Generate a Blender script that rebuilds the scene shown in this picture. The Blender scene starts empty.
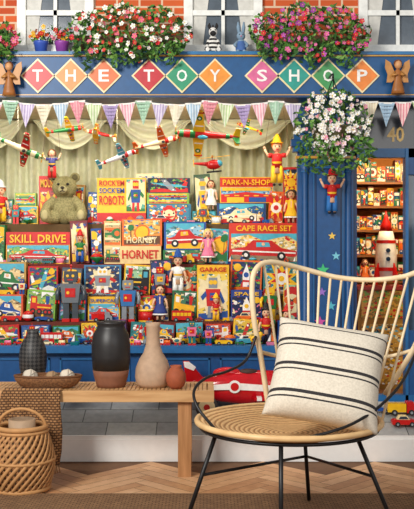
import bpy, bmesh, math, random, re
from mathutils import Vector, Matrix
random.seed(7)
SC=bpy.context.scene
C=SC.collection
F=900.; CX=207.; CY=254.5; EYE=1.1
PI=math.pi
def P(px,py,Y): return Vector(((px-CX)*Y/F, Y, EYE-(py-CY)*Y/F))
def S(n,Y): return n*Y/F
def at(px,py,Y,k=1.): return Matrix.Translation(P(px,py,Y))@Matrix.Scale(S(1,Y)*k,4)
# ------------------------------------------------------------------ materials
def lin(c):
    o=[]
    for v in c[:3]:
        v=v/255.
        o.append(v/12.92 if v<=.04045 else ((v+.055)/1.055)**2.4)
    return (*o,1.)
MATS={}
def newmat(name):
    m=bpy.data.materials.new(name); m.use_nodes=True
    nt=m.node_tree; b=nt.nodes['Principled BSDF']
    return m,nt,b
def M(c,rough=.5,metal=0.,var=.10,scale=30.):
    key=(tuple(c),rough,metal,var)
    if key in MATS: return MATS[key]
    m,nt,b=newmat('paint_%d_%d_%d'%tuple(c[:3]))
    tc=nt.nodes.new('ShaderNodeTexCoord'); n=nt.nodes.new('ShaderNodeTexNoise'); n.inputs['Scale'].default_value=scale
    nt.links.new(tc.outputs['Object'],n.inputs['Vector'])
    r=nt.nodes.new('ShaderNodeValToRGB'); l=lin(c)
    r.color_ramp.elements[0].position=.3; r.color_ramp.elements[1].position=.7
    r.color_ramp.elements[0].color=tuple(max(0,x*(1-var)) for x in l[:3])+(1,)
    r.color_ramp.elements[1].color=tuple(min(1,x*(1+var)) for x in l[:3])+(1,)
    nt.links.new(n.outputs['Fac'],r.inputs['Fac']); nt.links.new(r.outputs['Color'],b.inputs['Base Color'])
    b.inputs['Roughness'].default_value=rough; b.inputs['Metallic'].default_value=metal
    MATS[key]=m; return m
def printmat(c,cols,seed):
    """printed cardboard: a main colour broken up by small patches of a few inks"""
    key=('print',tuple(c),tuple(cols),seed)
    if key in MATS: return MATS[key]
    m,nt,b=newmat('printed_card')
    tc=nt.nodes.new('ShaderNodeTexCoord'); mp=nt.nodes.new('ShaderNodeMapping'); mp.inputs['Location'].default_value=(seed*.37,seed*.71,seed*.13); mp.inputs['Scale'].default_value=(1,1,1.5)
    v=nt.nodes.new('ShaderNodeTexVoronoi'); v.inputs['Scale'].default_value=62
    v.distance=('EUCLIDEAN','CHEBYCHEV','MANHATTAN')[seed%3]
    sp=nt.nodes.new('ShaderNodeSeparateXYZ'); r=nt.nodes.new('ShaderNodeValToRGB'); r.color_ramp.interpolation='CONSTANT'
    e=r.color_ramp.elements; e[0].position=0; e[0].color=lin(c); e[1].position=.52; e[1].color=lin(tuple(int(x*.72) for x in c))
    for i,k in enumerate(cols):
        q=e.new(.7+i*.3/len(cols)); q.color=lin(k)
    nt.links.new(tc.outputs['Object'],mp.inputs[0]); nt.links.new(mp.outputs[0],v.inputs['Vector']); nt.links.new(v.outputs['Color'],sp.inputs[0]); nt.links.new(sp.outputs[0],r.inputs['Fac']); nt.links.new(r.outputs[0],b.inputs['Base Color'])
    b.inputs['Roughness'].default_value=.4
    MATS[key]=m; return m
def brickmat(name,c1,c2,mo,w,h,mort,axes='XZ',off=.5,rough=.85,bump=.3,dist=.005):
    m,nt,b=newmat(name)
    tc=nt.nodes.new('ShaderNodeTexCoord'); sp=nt.nodes.new('ShaderNodeSeparateXYZ'); cb=nt.nodes.new('ShaderNodeCombineXYZ')
    nt.links.new(tc.outputs['Object'],sp.inputs[0])
    nt.links.new(sp.outputs[axes[0]],cb.inputs[0]); nt.links.new(sp.outputs[axes[1]],cb.inputs[1])
    k=nt.nodes.new('ShaderNodeTexBrick'); k.offset=off
    k.inputs['Color1'].default_value=lin(c1); k.inputs['Color2'].default_value=lin(c2); k.inputs['Mortar'].default_value=lin(mo)
    k.inputs['Scale'].default_value=1; k.inputs['Mortar Size'].default_value=mort; k.inputs['Brick Width'].default_value=w; k.inputs['Row Height'].default_value=h
    nt.links.new(cb.outputs[0],k.inputs['Vector']); nt.links.new(k.outputs['Color'],b.inputs['Base Color'])
    bp=nt.nodes.new('ShaderNodeBump'); bp.inputs['Strength'].default_value=bump; bp.inputs['Distance'].default_value=dist; bp.invert=True
    nt.links.new(k.outputs['Fac'],bp.inputs['Height']); nt.links.new(bp.outputs[0],b.inputs['Normal'])
    b.inputs['Roughness'].default_value=rough
    return m
def wood(name,c1,c2,sc=(2,30,30),rough=.5):
    m,nt,b=newmat(name)
    tc=nt.nodes.new('ShaderNodeTexCoord'); mp=nt.nodes.new('ShaderNodeMapping'); mp.inputs['Scale'].default_value=sc
    n=nt.nodes.new('ShaderNodeTexNoise'); n.inputs['Scale'].default_value=1.5; n.inputs['Detail'].default_value=5
    r=nt.nodes.new('ShaderNodeValToRGB'); r.color_ramp.elements[0].color=lin(c1); r.color_ramp.elements[1].color=lin(c2)
    r.color_ramp.elements[0].position=.3; r.color_ramp.elements[1].position=.7
    nt.links.new(tc.outputs['Object'],mp.inputs[0]); nt.links.new(mp.outputs[0],n.inputs['Vector']); nt.links.new(n.outputs['Fac'],r.inputs['Fac']); nt.links.new(r.outputs[0],b.inputs['Base Color'])
    b.inputs['Roughness'].default_value=rough
    return m
def weave(name,c1,c2,scale=60,kind='checker',rough=.85):
    m,nt,b=newmat(name)
    tc=nt.nodes.new('ShaderNodeTexCoord')
    if kind=='checker':
        k=nt.nodes.new('ShaderNodeTexVoronoi'); k.inputs['Scale'].default_value=scale; out=k.outputs['Distance']
    else:
        k=nt.nodes.new('ShaderNodeTexWave'); k.wave_type=kind; k.inputs['Scale'].default_value=scale; k.inputs['Distortion'].default_value=1.5; k.inputs['Detail Scale'].default_value=4
        if kind=='RINGS': k.rings_direction='Z'
        out=k.outputs['Fac']
    nt.links.new(tc.outputs['Object'],k.inputs['Vector'])
    r=nt.nodes.new('ShaderNodeValToRGB'); r.color_ramp.elements[0].color=lin(c1); r.color_ramp.elements[1].color=lin(c2); r.color_ramp.elements[1].position=.7
    nt.links.new(out,r.inputs['Fac']); nt.links.new(r.outputs[0],b.inputs['Base Color'])
    bp=nt.nodes.new('ShaderNodeBump'); bp.inputs['Strength'].default_value=.5; bp.inputs['Distance'].default_value=.004
    nt.links.new(out,bp.inputs['Height']); nt.links.new(bp.outputs[0],b.inputs['Normal'])
    b.inputs['Roughness'].default_value=rough
    return m
RED=(200,22,20); YEL=(242,188,28); GRN=(30,116,54); BLU=(20,76,154); NAV=(18,26,60); ORA=(228,104,24); CRE=(240,222,172); WHT=(242,240,234); BLK=(22,21,22); CYA=(76,174,198); PNK=(234,126,160); PUR=(120,70,150); TEA=(16,116,120); BRN=(104,62,32); SKN=(236,186,148); GRY=(140,146,152); LGR=(130,180,62); MAR=(116,18,26)
SHOP=(10,74,130)
# ------------------------------------------------------------------ mesh builder
W={}
TCACHE={}
def textgeo(s):
    if s in TCACHE: return TCACHE[s]
    cu=bpy.data.curves.new('t','FONT'); cu.body=s; cu.resolution_u=2; cu.offset=.018
    o=bpy.data.objects.new('t',cu)
    try: me=bpy.data.meshes.new_from_object(o)
    except Exception:
        C.objects.link(o); me=bpy.data.meshes.new_from_object(o.evaluated_get(bpy.context.evaluated_depsgraph_get()))
    vs=[tuple(v.co) for v in me.vertices]; ps=[tuple(p.vertices) for p in me.polygons]
    bpy.data.objects.remove(o); bpy.data.curves.remove(cu); bpy.data.meshes.remove(me)
    TCACHE[s]=(vs,ps); return vs,ps
class MB:
    def __init__(s,T=None):
        s.bm=bmesh.new(); s.ms=[]; s.T=T.copy() if T is not None else Matrix()
    def v(s,c): return s.bm.verts.new(s.T@Vector(c))
    def f(s,vs,m,sm=False):
        try: fa=s.bm.faces.new(vs)
        except ValueError: return
        if m not in s.ms: s.ms.append(m)
        fa.material_index=s.ms.index(m); fa.smooth=sm
    def poly(s,pts,m): s.f([s.v(p) for p in pts],m); return s
    def box(s,a,b,m):
        x0,y0,z0=a; x1,y1,z1=b
        q=[s.v(c) for c in ((x0,y0,z0),(x1,y0,z0),(x1,y1,z0),(x0,y1,z0),(x0,y0,z1),(x1,y0,z1),(x1,y1,z1),(x0,y1,z1))]
        for i in ((0,1,5,4),(1,2,6,5),(2,3,7,6),(3,0,4,7),(4,5,6,7),(3,2,1,0)): s.f([q[j] for j in i],m)
        return s
    def loft(s,a,b,m):
        A=[s.v(p) for p in a]; B=[s.v(p) for p in b]; n=len(A)
        s.f(A,m); s.f(B[::-1],m)
        for i in range(n): s.f([A[i],A[(i+1)%n],B[(i+1)%n],B[i]],m)
        return s
    def prism(s,pts,y0,y1,m): return s.loft([(x,y0,z) for x,z in pts],[(x,y1,z) for x,z in pts],m)
    def slab(s,pts,z0,z1,m): return s.loft([(x,y,z0) for x,y in pts],[(x,y,z1) for x,y in pts],m)
    def tube(s,pts,r,m,n=7,closed=False):
        pts=[Vector(p) for p in pts]; N=len(pts)
        rr=r if isinstance(r,(list,tuple)) else [r]*N
        rings=[]; nrm=None
        for i in range(N):
            if closed: t=(pts[(i+1)%N]-pts[i-1])
            else: t=pts[min(i+1,N-1)]-pts[max(i-1,0)]
            if t.length<1e-9: t=Vector((0,0,1))
            t.normalize()
            if nrm is None:
                nrm=t.orthogonal().normalized()
            else:
                nrm=nrm-t*nrm.dot(t)
                nrm=nrm.normalized() if nrm.length>1e-6 else t.orthogonal().normalized()
            bn=t.cross(nrm)
            rings.append([s.v(pts[i]+(nrm*math.cos(2*PI*k/n)+bn*math.sin(2*PI*k/n))*rr[i]) for k in range(n)])
        for i in range(N if closed else N-1):
            a=rings[i]; b=rings[(i+1)%N]
            for k in range(n): s.f([a[k],a[(k+1)%n],b[(k+1)%n],b[k]],m,True)
        if not closed: s.f(rings[0][::-1],m); s.f(rings[-1],m)
        return s
    def lathe(s,prof,m,n=18,c=(0,0,0),sx=1.,sy=1.,ax='z',cap=True):
        rings=[]
        for r,h in prof:
            q=[]
            for k in range(n):
                a=2*PI*k/n; x=r*math.cos(a)*sx; y=r*math.sin(a)*sy
                p={'z':(x,y,h),'y':(x,h,y),'x':(h,x,y)}[ax]
                q.append(s.v((c[0]+p[0],c[1]+p[1],c[2]+p[2])))
            rings.append(q)
        for i in range(len(rings)-1):
            for k in range(n): s.f([rings[i][k],rings[i][(k+1)%n],rings[i+1][(k+1)%n],rings[i+1][k]],m,True)
        if cap: s.f(rings[0][::-1],m); s.f(rings[-1],m)
        return s
    def ball(s,c,r,m,n=10,rot=None):
        if not isinstance(r,(tuple,list)): r=(r,r,r)
        rot=rot or Matrix.Identity(3); c=Vector(c); rings=[]
        h=max(4,n//2+1)
        for i in range(1,h):
            t=PI*i/h
            rings.append([s.v(c+rot@Vector((r[0]*math.sin(t)*math.cos(2*PI*k/n),r[1]*math.sin(t)*math.sin(2*PI*k/n),r[2]*math.cos(t)))) for k in range(n)])
        tp=s.v(c+rot@Vector((0,0,r[2]))); bt=s.v(c+rot@Vector((0,0,-r[2])))
        for k in range(n):
            s.f([tp,rings[0][k],rings[0][(k+1)%n]],m,True); s.f([bt,rings[-1][(k+1)%n],rings[-1][k]],m,True)
        for i in range(len(rings)-1):
            for k in range(n): s.f([rings[i][k],rings[i+1][k],rings[i+1][(k+1)%n],rings[i][(k+1)%n]],m,True)
        return s
    def disc(s,c,r,m,n=14):
        s.poly([(c[0]+r*math.cos(2*PI*k/n),c[1],c[2]+r*math.sin(2*PI*k/n)) for k in range(n)],m); return s
    def text(s,body,x0,z0,x1,z1,y,m):
        vs,ps=textgeo(body)
        a=min(v[0] for v in vs); b=max(v[0] for v in vs); c=min(v[1] for v in vs); d=max(v[1] for v in vs)
        q=[s.v((x0+(v[0]-a)/(b-a)*(x1-x0),y,z0+(v[1]-c)/max(1e-6,d-c)*(z1-z0))) for v in vs]
        for p in ps: s.f([q[i] for i in p],m)
        return s
    def build(s,name,parent=None,loc=None):
        bmesh.ops.recalc_face_normals(s.bm,faces=s.bm.faces[:])
        if parent is not None: o0=W[parent.name]
        elif loc is not None: o0=Vector(loc)
        else:
            cs=[v.co for v in s.bm.verts]
            o0=Vector(((min(c.x for c in cs)+max(c.x for c in cs))/2,(min(c.y for c in cs)+max(c.y for c in cs))/2,min(c.z for c in cs)))
        for v in s.bm.verts: v.co-=o0
        me=bpy.data.meshes.new(name); s.bm.to_mesh(me); s.bm.free()
        for m in s.ms: me.materials.append(m)
        o=bpy.data.objects.new(name,me); C.objects.link(o)
        if parent is not None: o.parent=parent
        else: o.location=o0
        W[o.name]=o0
        return o
def tag(o,label,cat,group=None,kind=None):
    if label: o['label']=label
    if cat: o['category']=cat
    if group: o['group']=group
    if kind: o['kind']=kind
    return o
def thing(name,label,cat,loc,group=None):
    o=bpy.data.objects.new(name,None); C.objects.link(o); o.location=Vector(loc); o.empty_display_size=.02
    W[o.name]=Vector(loc); return tag(o,label,cat,group)
def struct(o,label=None):
    o['kind']='structure'
    if label: o['label']=label
    return o
# ------------------------------------------------------------------ setting
YF=5.2                                   # shop facade plane
FL=[wood('oak_a',(196,146,100),(214,166,120),(14,14,14)),wood('oak_b',(184,132,88),(204,154,108),(14,14,14)),wood('oak_c',(208,160,114),(224,178,134),(14,14,14)),wood('oak_d',(174,122,78),(196,144,98),(14,14,14))]
fl=MB(); gap=M((110,76,50),.8)
fl.box((-3,-1,-.06),(3,4.8,-.003),gap)
pl,pw=.42,.07
rot=Matrix.Rotation(PI/4,3,'Z')
for i in range(-44,45):
    for j in range(-14,15):
        for q in (0,1):
            ox=i*pw+j*pl; oy=i*pw-j*pl
            a=(ox,oy,ox+pl,oy+pw) if q==0 else (ox,oy+pw,ox+pw,oy+pw+pl)
            g=.0015
            c=[(a[0]+g,a[1]+g),(a[2]-g,a[1]+g),(a[2]-g,a[3]-g),(a[0]+g,a[3]-g)]
            w=[rot@Vector((x,y,0)) for x,y in c]
            w=[Vector((v.x,v.y+3.6,-.0004)) for v in w]
            if all(-2.6<v.x<2.6 and 1.5<v.y<4.79 for v in w): fl.poly([tuple(v) for v in w],random.choice(FL))
struct(fl.build('floor',None,(0,0,0)),'oak parquet floor')
b=MB(); wp=M((236,234,230),.4,0,.02)
b.box((-3,4.78,0),(3,4.8,.118),wp); b.prism([(-3,.118),(3,.118),(3,.136),(-3,.136)],4.786,4.8,wp)
struct(b.build('baseboard_back'),'white painted baseboard')
pv=MB(); joint=M((80,80,80),.9); sl=[M((152,152,150),.8),M((136,136,136),.8),M((164,163,160),.8)]
def pz(Y): return .136+(.271-.136)*(Y-4.8)/.4
pv.loft([(-3,4.8,0),(-3,5.24,0),(-3,5.24,pz(5.24)-.002),(-3,4.8,.134)],[(3,4.8,0),(3,5.24,0),(3,5.24,pz(5.24)-.002),(3,4.8,.134)],joint)
for r in range(3):
    y0=4.8+r*.135; y1=y0+.13
    for k in range(-12,12):
        x0=k*.27+(.13 if r%2 else 0); x1=x0+.265
        pv.poly([(x0,y0,pz(y0)),(x1,y0,pz(y0)),(x1,y1,pz(y1)),(x0,y1,pz(y1))],random.choice(sl))
struct(pv.build('trim_1'),'grey stone pavement slabs')
bk=brickmat('brick',(214,98,44),(186,72,32),(220,190,160),.13,.046,.006)
b=MB(); b.box((-3,YF,2.1),(3,YF+.15,3.),bk); struct(b.build('wall_back',None,(0,0,0)),'orange brick upper wall')
blue=M(SHOP,.4); dblue=M((6,50,96),.4); gold=M((206,154,60),.35); lblue=M((24,96,152),.4)
def upwin(n,x0,x1):
    wf=M((238,238,232),.5); dk=M((90,100,110),.15); cu=M((210,208,200),.7)
    b=MB(); a=P(x0,0,YF).x; c=P(x1,0,YF).x; z0=P(0,51,YF).z; z1=3.0
    b.box((a,YF-.03,z0),(a+.05,YF,z1),wf).box((c-.05,YF-.03,z0),(c,YF,z1),wf).box((a-.02,YF-.05,z0-.03),(c+.02,YF,z0+.025),wf)
    w=struct(b.build('window_%d'%n),'white sash window in the brick wall')
    p=MB(); p.box((a+.05,YF-.006,z0+.025),(c-.05,YF-.002,z1),dk); p.build('pane',w)
    q=MB(); m_=(a+c)/2
    q.prism([(a+.05,z1),(a+.05,z0+.03),(a+.11,z0+.03),(m_-.03,z1)],YF-.012,YF-.008,cu).prism([(c-.05,z1),(m_+.03,z1),(c-.11,z0+.03),(c-.05,z0+.03)],YF-.012,YF-.008,cu)
    q.build('net_curtain',w)
    g=MB(); zz=P(0,14,YF).z
    g.box((m_-.01,YF-.026,z0),(m_+.01,YF-.012,z1),wf).box((a+.05,YF-.026,zz-.015),(c-.05,YF-.012,zz+.015),wf); g.build('glazing_bar',w)
upwin(1,18,94); upwin(2,184,262); upwin(3,358,436)
def X(px,Y=YF): return (px-CX)*Y/F
def Z(py,Y=YF): return EYE-(py-CY)*Y/F
b=MB(); b.box((X(-130),YF,pz(5.2)),(X(298),YF+.05,Z(352)),blue)
b.box((X(-130),YF-.06,Z(352)),(X(299),YF+.05,Z(345)),lblue); b.box((X(-130),YF-.02,pz(5.2)),(X(298),YF,Z(388)),dblue)
for i in range(5):
    a=X(-100+i*80); c=X(-30+i*80); zt=Z(358); zb=Z(384)
    b.box((a,YF-.01,zb),(c,YF,zb+.01),lblue).box((a,YF-.01,zt-.01),(c,YF,zt),lblue).box((a,YF-.01,zb),(a+.01,YF,zt),lblue).box((c-.01,YF-.01,zb),(c,YF,zt),lblue)
struct(b.build('trim_2'),'blue panelled stall riser under the shop window')
b=MB(); b.box((X(297),YF-.05,pz(5.15)),(X(352),YF+.02,Z(98)),blue)
b.box((X(296),YF-.08,pz(5.12)),(X(353),YF-.05,Z(352)),dblue)
for zz,hh,e in ((132,4,2),(136,5,4),(141,7,7),(148,5,5),(157,2.5,2)):
    b.box((X(297)-S(e,YF),YF-.05-S(e,YF),Z(zz+hh)),(X(352)+S(e,YF),YF-.02,Z(zz)),blue if hh>5 else (gold if hh<3 else lblue))
pa,pc,pt,pb=X(312),X(342),Z(168),Z(342)
b.box((pa,YF-.054,pb),(pc,YF-.05,pt),dblue)
b.box((pa+.02,YF-.066,pb+.02),(pc-.02,YF-.054,pt-.02),blue)
for x in (pa,pc-.007): b.box((x,YF-.06,pb),(x+.007,YF-.054,pt),lblue)
for z in (pb,pt-.007): b.box((pa,YF-.06,z),(pc,YF-.054,z+.007),lblue)
# slender turned columns on both edges of the pilaster
for px in (304,347):
    cx=X(px); u=S(1,YF)
    b.lathe([(4.6*u,Z(352)),(4.6*u,Z(346)),(3.6*u,Z(344)),(4.2*u,Z(338)),(3.4*u,Z(336)),(3.2*u,Z(180)),(3.6*u,Z(172)),(4.4*u,Z(168)),(3.4*u,Z(166)),(4.8*u,Z(160))],blue,14,(cx,YF-.05,0))
    for z0 in (344,336,172,166): b.lathe([(4.1*u,Z(z0+1.4)),(4.1*u,Z(z0))],lblue,14,(cx,YF-.05,0))
struct(b.build('trim_3'),'blue panelled pilaster with turned columns between window and doorway')
b=MB(); b.box((X(-180),YF-.05,pz(5.15)),(X(-60),YF+.02,Z(98)),blue); struct(b.build('trim_4'),'blue pilaster at the far end')
cream=M((214,206,174),.8)
b=MB(); zc=2.0; x0=-1.75; x1=.68
b.box((x0,5.26,zc),(x1,6.3,zc+.02),cream).box((x0,6.22,.3),(x1,6.24,zc),cream).box((x0-.02,5.22,.3),(x0,6.24,zc),cream).box((x1,5.22,.3),(x1+.02,6.24,zc),cream)
struct(b.build('trim_5'),'cream lining of the shop window')
# drapes
cm=M((214,214,180),.75,0,.08); cm2=M((230,230,202),.75,0,.06)
t=thing('window_drape','pale greenish cream pleated drape with swags behind the toys in the shop window','curtain',(-.5,6.15,.6))
b=MB(); N=200; rows=[]
for j in range(6):
    z=.6+(zc-.61)*j/5; rows.append([b.v((x0+.02+(x1-x0-.04)*i/N,6.15+.03*math.sin(i*.95)+.015*math.sin(i*.43+j),z)) for i in range(N+1)])
for j in range(5):
    for i in range(N): b.f([rows[j][i],rows[j][i+1],rows[j+1][i+1],rows[j+1][i]],cm,True)
b.build('backdrop',t)
for (a,c) in ((-40,30),(28,112),(110,196),(194,298)):
    b=MB(); n=20; mm=22; g=[]
    for j in range(mm+1):
        row=[]
        for i in range(n+1):
            u=i/n; d=(1-(2*u-1)**2)
            py=104+ (6+d*40)*(j/mm)**.9
            p=P(a+(c-a)*u,py,6.0); row.append(b.v((p.x,6.0-.022*math.sin(j*1.15)*(.3+d)-.02*d,min(p.z,1.995))))
        g.append(row)
    for j in range(mm):
        for i in range(n): b.f([g[j][i],g[j][i+1],g[j+1][i+1],g[j+1][i]],cm2,True)
    b.build('swag',t)
# display steps (index 5 is the outer window sill)
TY=[5.26,5.40,5.54,5.68,5.84,5.165]; TP=[345,322,296,264,224]; TB=[5.40,5.54,5.68,5.84,6.04]
TZ=[EYE-(TP[i]-CY)*TY[i]/F for i in range(5)]+[Z(345)+.0005]
cn_=['dark red','rust brown','ochre','brick red','olive brown']; wn=['lowest step','second step','middle step','fourth step','top step']
sm=[M((90,24,20),.8),M((104,38,22),.8),M((120,80,30),.8),M((110,32,24),.8),M((90,66,32),.8)]
for i in range(5):
    b=MB(); b.box((x0+.01,TY[i],.32),(x1-.01,TB[i]-.001,TZ[i]),sm[i])
    tag(b.build('display_step'),'%s cloth covered display step, the %s carrying toys in the shop window'%(cn_[i],wn[i]),'display step')
LANE=[[] for _ in range(6)]
def tb(t,px,dy=.035,k=1.,lift=0.):
    Y=TY[t]+dy
    return Matrix.Translation(Vector(((px-CX)*Y/F,Y,TZ[t]+lift)))@Matrix.Scale(S(1,Y)*k,4)
# ------------------------------------------------------------------ toy boxes
def art(mb,kind,x0,z0,x1,z1,y,pal,var=0):
    w=x1-x0; h=z1-z0; n=[0]
    flip=var%2; sh=((var*37)%7-3)*.05 if kind in ('car','plane','train','sun') else 0
    zoom=1+((var*53)%5)*.05
    cl=lambda q: max(0.,min(1.,q))
    def pg(pts,c):
        n[0]+=1
        pp=[]
        for u,v in pts:
            if flip: u=1-u
            v=v+sh*(u-.5); u=.5+(u-.5)*zoom; v=.5+(v-.5)*zoom
            pp.append((x0+cl(u)*w,y-.0005*n[0],z0+cl(v)*h))
        if flip: pp=pp[::-1]
        mb.poly(pp,M(c,.45))
    def ci(u,v,r,c,asp=None):
        a=(h/w) if asp is None else asp
        pg([(u+r*a*math.cos(2*PI*k/12),v+r*math.sin(2*PI*k/12)) for k in range(12)],c)
    def st(u,v,r,c,k=10,r2=.5):
        a=h/w; pg([(u+(r if i%2==0 else r*r2)*a*math.cos(PI*i/k+.3),v+(r if i%2==0 else r*r2)*math.sin(PI*i/k+.3)) for i in range(2*k)],c)
    A,B,D=pal
    if kind=='car':
        pg([(.0,.0),(1,.0),(1,.3),(.0,.2)],D); pg([(0,.72),(.3,.86),(.5,.7),(.8,.9),(1,.76),(1,1),(0,1)],CYA if A!=CYA else CRE)
        pg([(.08,.22),(.92,.28),(.93,.45),(.72,.52),(.6,.72),(.36,.7),(.26,.48),(.07,.4)],A); pg([(.4,.5),(.58,.53),(.56,.66),(.4,.64)],B)
        pg([(.1,.32),(.9,.37),(.9,.41),(.1,.37)],WHT)
        ci(.27,.24,.13,BLK); ci(.72,.27,.13,BLK); ci(.27,.24,.06,WHT); ci(.72,.27,.06,WHT); ci(.49,.6,.05,SKN)
    elif kind=='plane':
        pg([(0,0),(1,0),(1,.2),(.7,.32),(.4,.18),(0,.26)],D); ci(.82,.84,.12,YEL)
        pg([(.05,.35),(.5,.42),(.92,.66),(.94,.72),(.5,.6),(.1,.5)],A); pg([(.42,.48),(.58,.9),(.68,.9),(.62,.54)],B); pg([(.42,.46),(.32,.12),(.44,.12),(.6,.5)],B); pg([(.08,.42),(.03,.72),(.12,.72),(.2,.48)],D); ci(.6,.8,.05,WHT); ci(.4,.2,.05,WHT)
    elif kind=='rocket':
        ci(.8,.8,.12,YEL); ci(.18,.7,.07,WHT); pg([(0,0),(1,0),(1,.16),(.5,.24),(0,.14)],B)
        pg([(.4,.2),(.6,.2),(.62,.6),(.5,.92),(.38,.6)],A); pg([(.4,.2),(.25,.08),(.4,.42)],B); pg([(.6,.2),(.75,.08),(.6,.42)],B); ci(.5,.58,.08,D); pg([(.39,.36),(.61,.36),(.61,.42),(.39,.42)],RED); pg([(.43,.18),(.57,.18),(.5,.02)],YEL)
    elif kind=='robot':
        pg([(0,0),(1,0),(1,.14),(0,.2)],D); st(.5,.55,.46,CRE,12,.7)
        pg([(.3,.3),(.7,.3),(.74,.66),(.26,.66)],A); pg([(.36,.68),(.64,.68),(.64,.9),(.36,.9)],B); pg([(.32,.06),(.45,.06),(.45,.3),(.34,.3)],B); pg([(.55,.06),(.68,.06),(.66,.3),(.55,.3)],B)
        pg([(.26,.62),(.12,.4),(.18,.34),(.3,.52)],D); pg([(.74,.62),(.9,.5),(.84,.42),(.7,.52)],D); ci(.44,.8,.05,YEL); ci(.56,.8,.05,YEL); pg([(.4,.42),(.6,.42),(.6,.58),(.4,.58)],D); ci(.46,.5,.03,YEL); ci(.54,.5,.03,RED)
    elif kind=='sun':
        pg([(0,0),(1,0),(1,.4),(0,.34)],D); ci(.5,.5,.3,ORA); ci(.5,.5,.24,A); pg([(0,0),(1,0),(1,.3),(.6,.36),(.3,.22),(0,.3)],B); pg([(.2,.2),(.24,.2),(.23,.7),(.21,.7)],BRN); ci(.22,.72,.12,GRN); pg([(.6,.2),(.8,.2),(.84,.28),(.56,.28)],WHT)
    elif kind=='face':
        st(.5,.5,.48,B,12,.8); ci(.5,.5,.34,A); ci(.5,.7,.26,B); ci(.5,.46,.28,A); ci(.39,.54,.05,BLK); ci(.61,.54,.05,BLK); ci(.5,.46,.06,RED); pg([(.34,.38),(.66,.38),(.5,.26)],D); ci(.2,.55,.1,ORA); ci(.8,.55,.1,ORA)
    elif kind=='train':
        pg([(0,0),(1,0),(1,.22),(0,.22)],BRN); pg([(.5,.8),(.7,.95),(.9,.85),(1,1),(.5,1)],WHT)
        pg([(.08,.3),(.9,.3),(.9,.55),(.34,.55),(.34,.82),(.1,.82)],A); pg([(.7,.55),(.8,.55),(.83,.85),(.67,.85)],B); pg([(.15,.58),(.29,.58),(.29,.76),(.15,.76)],D); pg([(.36,.4),(.88,.4),(.88,.45),(.36,.45)],YEL)
        for u in (.2,.45,.7,.85): ci(u,.26,.11,BLK); ci(u,.26,.05,RED)
    elif kind=='burst':
        st(.5,.5,.5,A); st(.5,.5,.32,B,8); ci(.5,.5,.17,D); ci(.5,.5,.08,A)
    elif kind=='stripes':
        for k in range(5): pg([(.05,.08+k*.18),(.95,.08+k*.18),(.95,.17+k*.18),(.05,.17+k*.18)],(A,B,D)[k%3])
        ci(.25,.5,.2,D); ci(.25,.5,.1,A)
    elif kind=='garage':
        pg([(0,0),(1,0),(1,.12),(0,.12)],(110,110,110)); pg([(.08,.06),(.92,.06),(.92,.5),(.5,.66),(.08,.5)],A); pg([(.18,.06),(.46,.06),(.46,.36),(.18,.36)],B); pg([(.54,.06),(.82,.06),(.82,.36),(.54,.36)],D); pg([(.1,.72),(.9,.72),(.9,.9),(.1,.9)],D)
        for k in range(5): pg([(.14+k*.16,.42),(.22+k*.16,.42),(.22+k*.16,.48),(.14+k*.16,.48)],YEL)
BOXG='boxed toys in the shop window'
seedn=[0]
PALS=[(RED,YEL,WHT),(CYA,NAV,CRE),(GRN,LGR,RED),(BLU,CYA,CRE),(BRN,CRE,NAV),(WHT,TEA,YEL),(PNK,CRE,BLU)]
rz=random.Random(5)
def carton(x0,x1,Y,zb,zt,bg,label,an=None,pal=None,txt=(),dep=.06,ar=(.04,.04,.96,.96),group=BOXG,edge=None,band=None,turn=0,lean=0):
    t=thing('toy_box',label,'toy box',((x0+x1)/2,Y+dep/2,zb),group)
    seedn[0]+=1
    b=MB(); b.box((x0,Y,zb),(x1,Y+dep,zt),M(bg,.45))
    w=x1-x0; h=zt-zb
    if band: b.poly([(x0,Y-.0006,zb+h*band[0]),(x1,Y-.0006,zb+h*band[0]),(x1,Y-.0006,zb+h*band[1]),(x0,Y-.0006,zb+h*band[1])],M(band[2],.45))
    b.build('carton',t)
    if an:
        b=MB(); e=edge or tuple(min(255,int(c*.75+40)) for c in bg)
        b.poly([(x0+w*ar[0],Y-.0012,zb+h*ar[1]),(x0+w*ar[2],Y-.0012,zb+h*ar[1]),(x0+w*ar[2],Y-.0012,zb+h*ar[3]),(x0+w*ar[0],Y-.0012,zb+h*ar[3])],printmat(e,PALS[seedn[0]%7],seedn[0]%7))
        art(b,an,x0+w*ar[0],zb+h*ar[1],x0+w*ar[2],zb+h*ar[3],Y-.0012,pal,seedn[0]); b.build('picture',t)
    for s_,(u0,v0,u1,v1),c in txt:
        b=MB(); b.text(s_,x0+w*u0,zb+h*v0,x0+w*u1,zb+h*v1,Y-.0105,M(c,.4)); b.build('lettering',t)
    if turn or lean:
        t.rotation_euler=(0,lean,turn); t.location.z+=abs(math.sin(lean))*w/2
    return t
BOXES=[]
SKY=(140,190,214); SAND=(232,200,140); MINT=(160,206,160); DUSK=(52,70,120)
def bx(t,px0,px1,yt,bg,label,an=None,pal=None,txt=(),yb=None,dy=.075,dep=.055,ar=(.05,.05,.95,.95),edge=None,band=None):
    Y=TY[t]+dy
    mt=re.match(r'^(.*?toy box(?: with [a-z ]+? picture)?)',label)
    BOXES.append((t,(px0+px1)/2.,mt.group(1) if mt else label))
    free=(yb is None and px1-px0<36 and not txt)
    tw=rz.uniform(-.13,.13) if free else 0
    ln=rz.uniform(-.07,.07) if free else 0
    if tw: px0+=.8; px1-=.8; dep=.045; yt+=rz.uniform(-5,3)
    carton(X(px0,Y),X(px1,Y),Y,TZ[t]+.0005 if yb is None else Z(yb,Y)+.0005,Z(yt,Y),bg,label,an,pal,txt,dep,ar,BOXG,edge,band,tw,ln)
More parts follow.
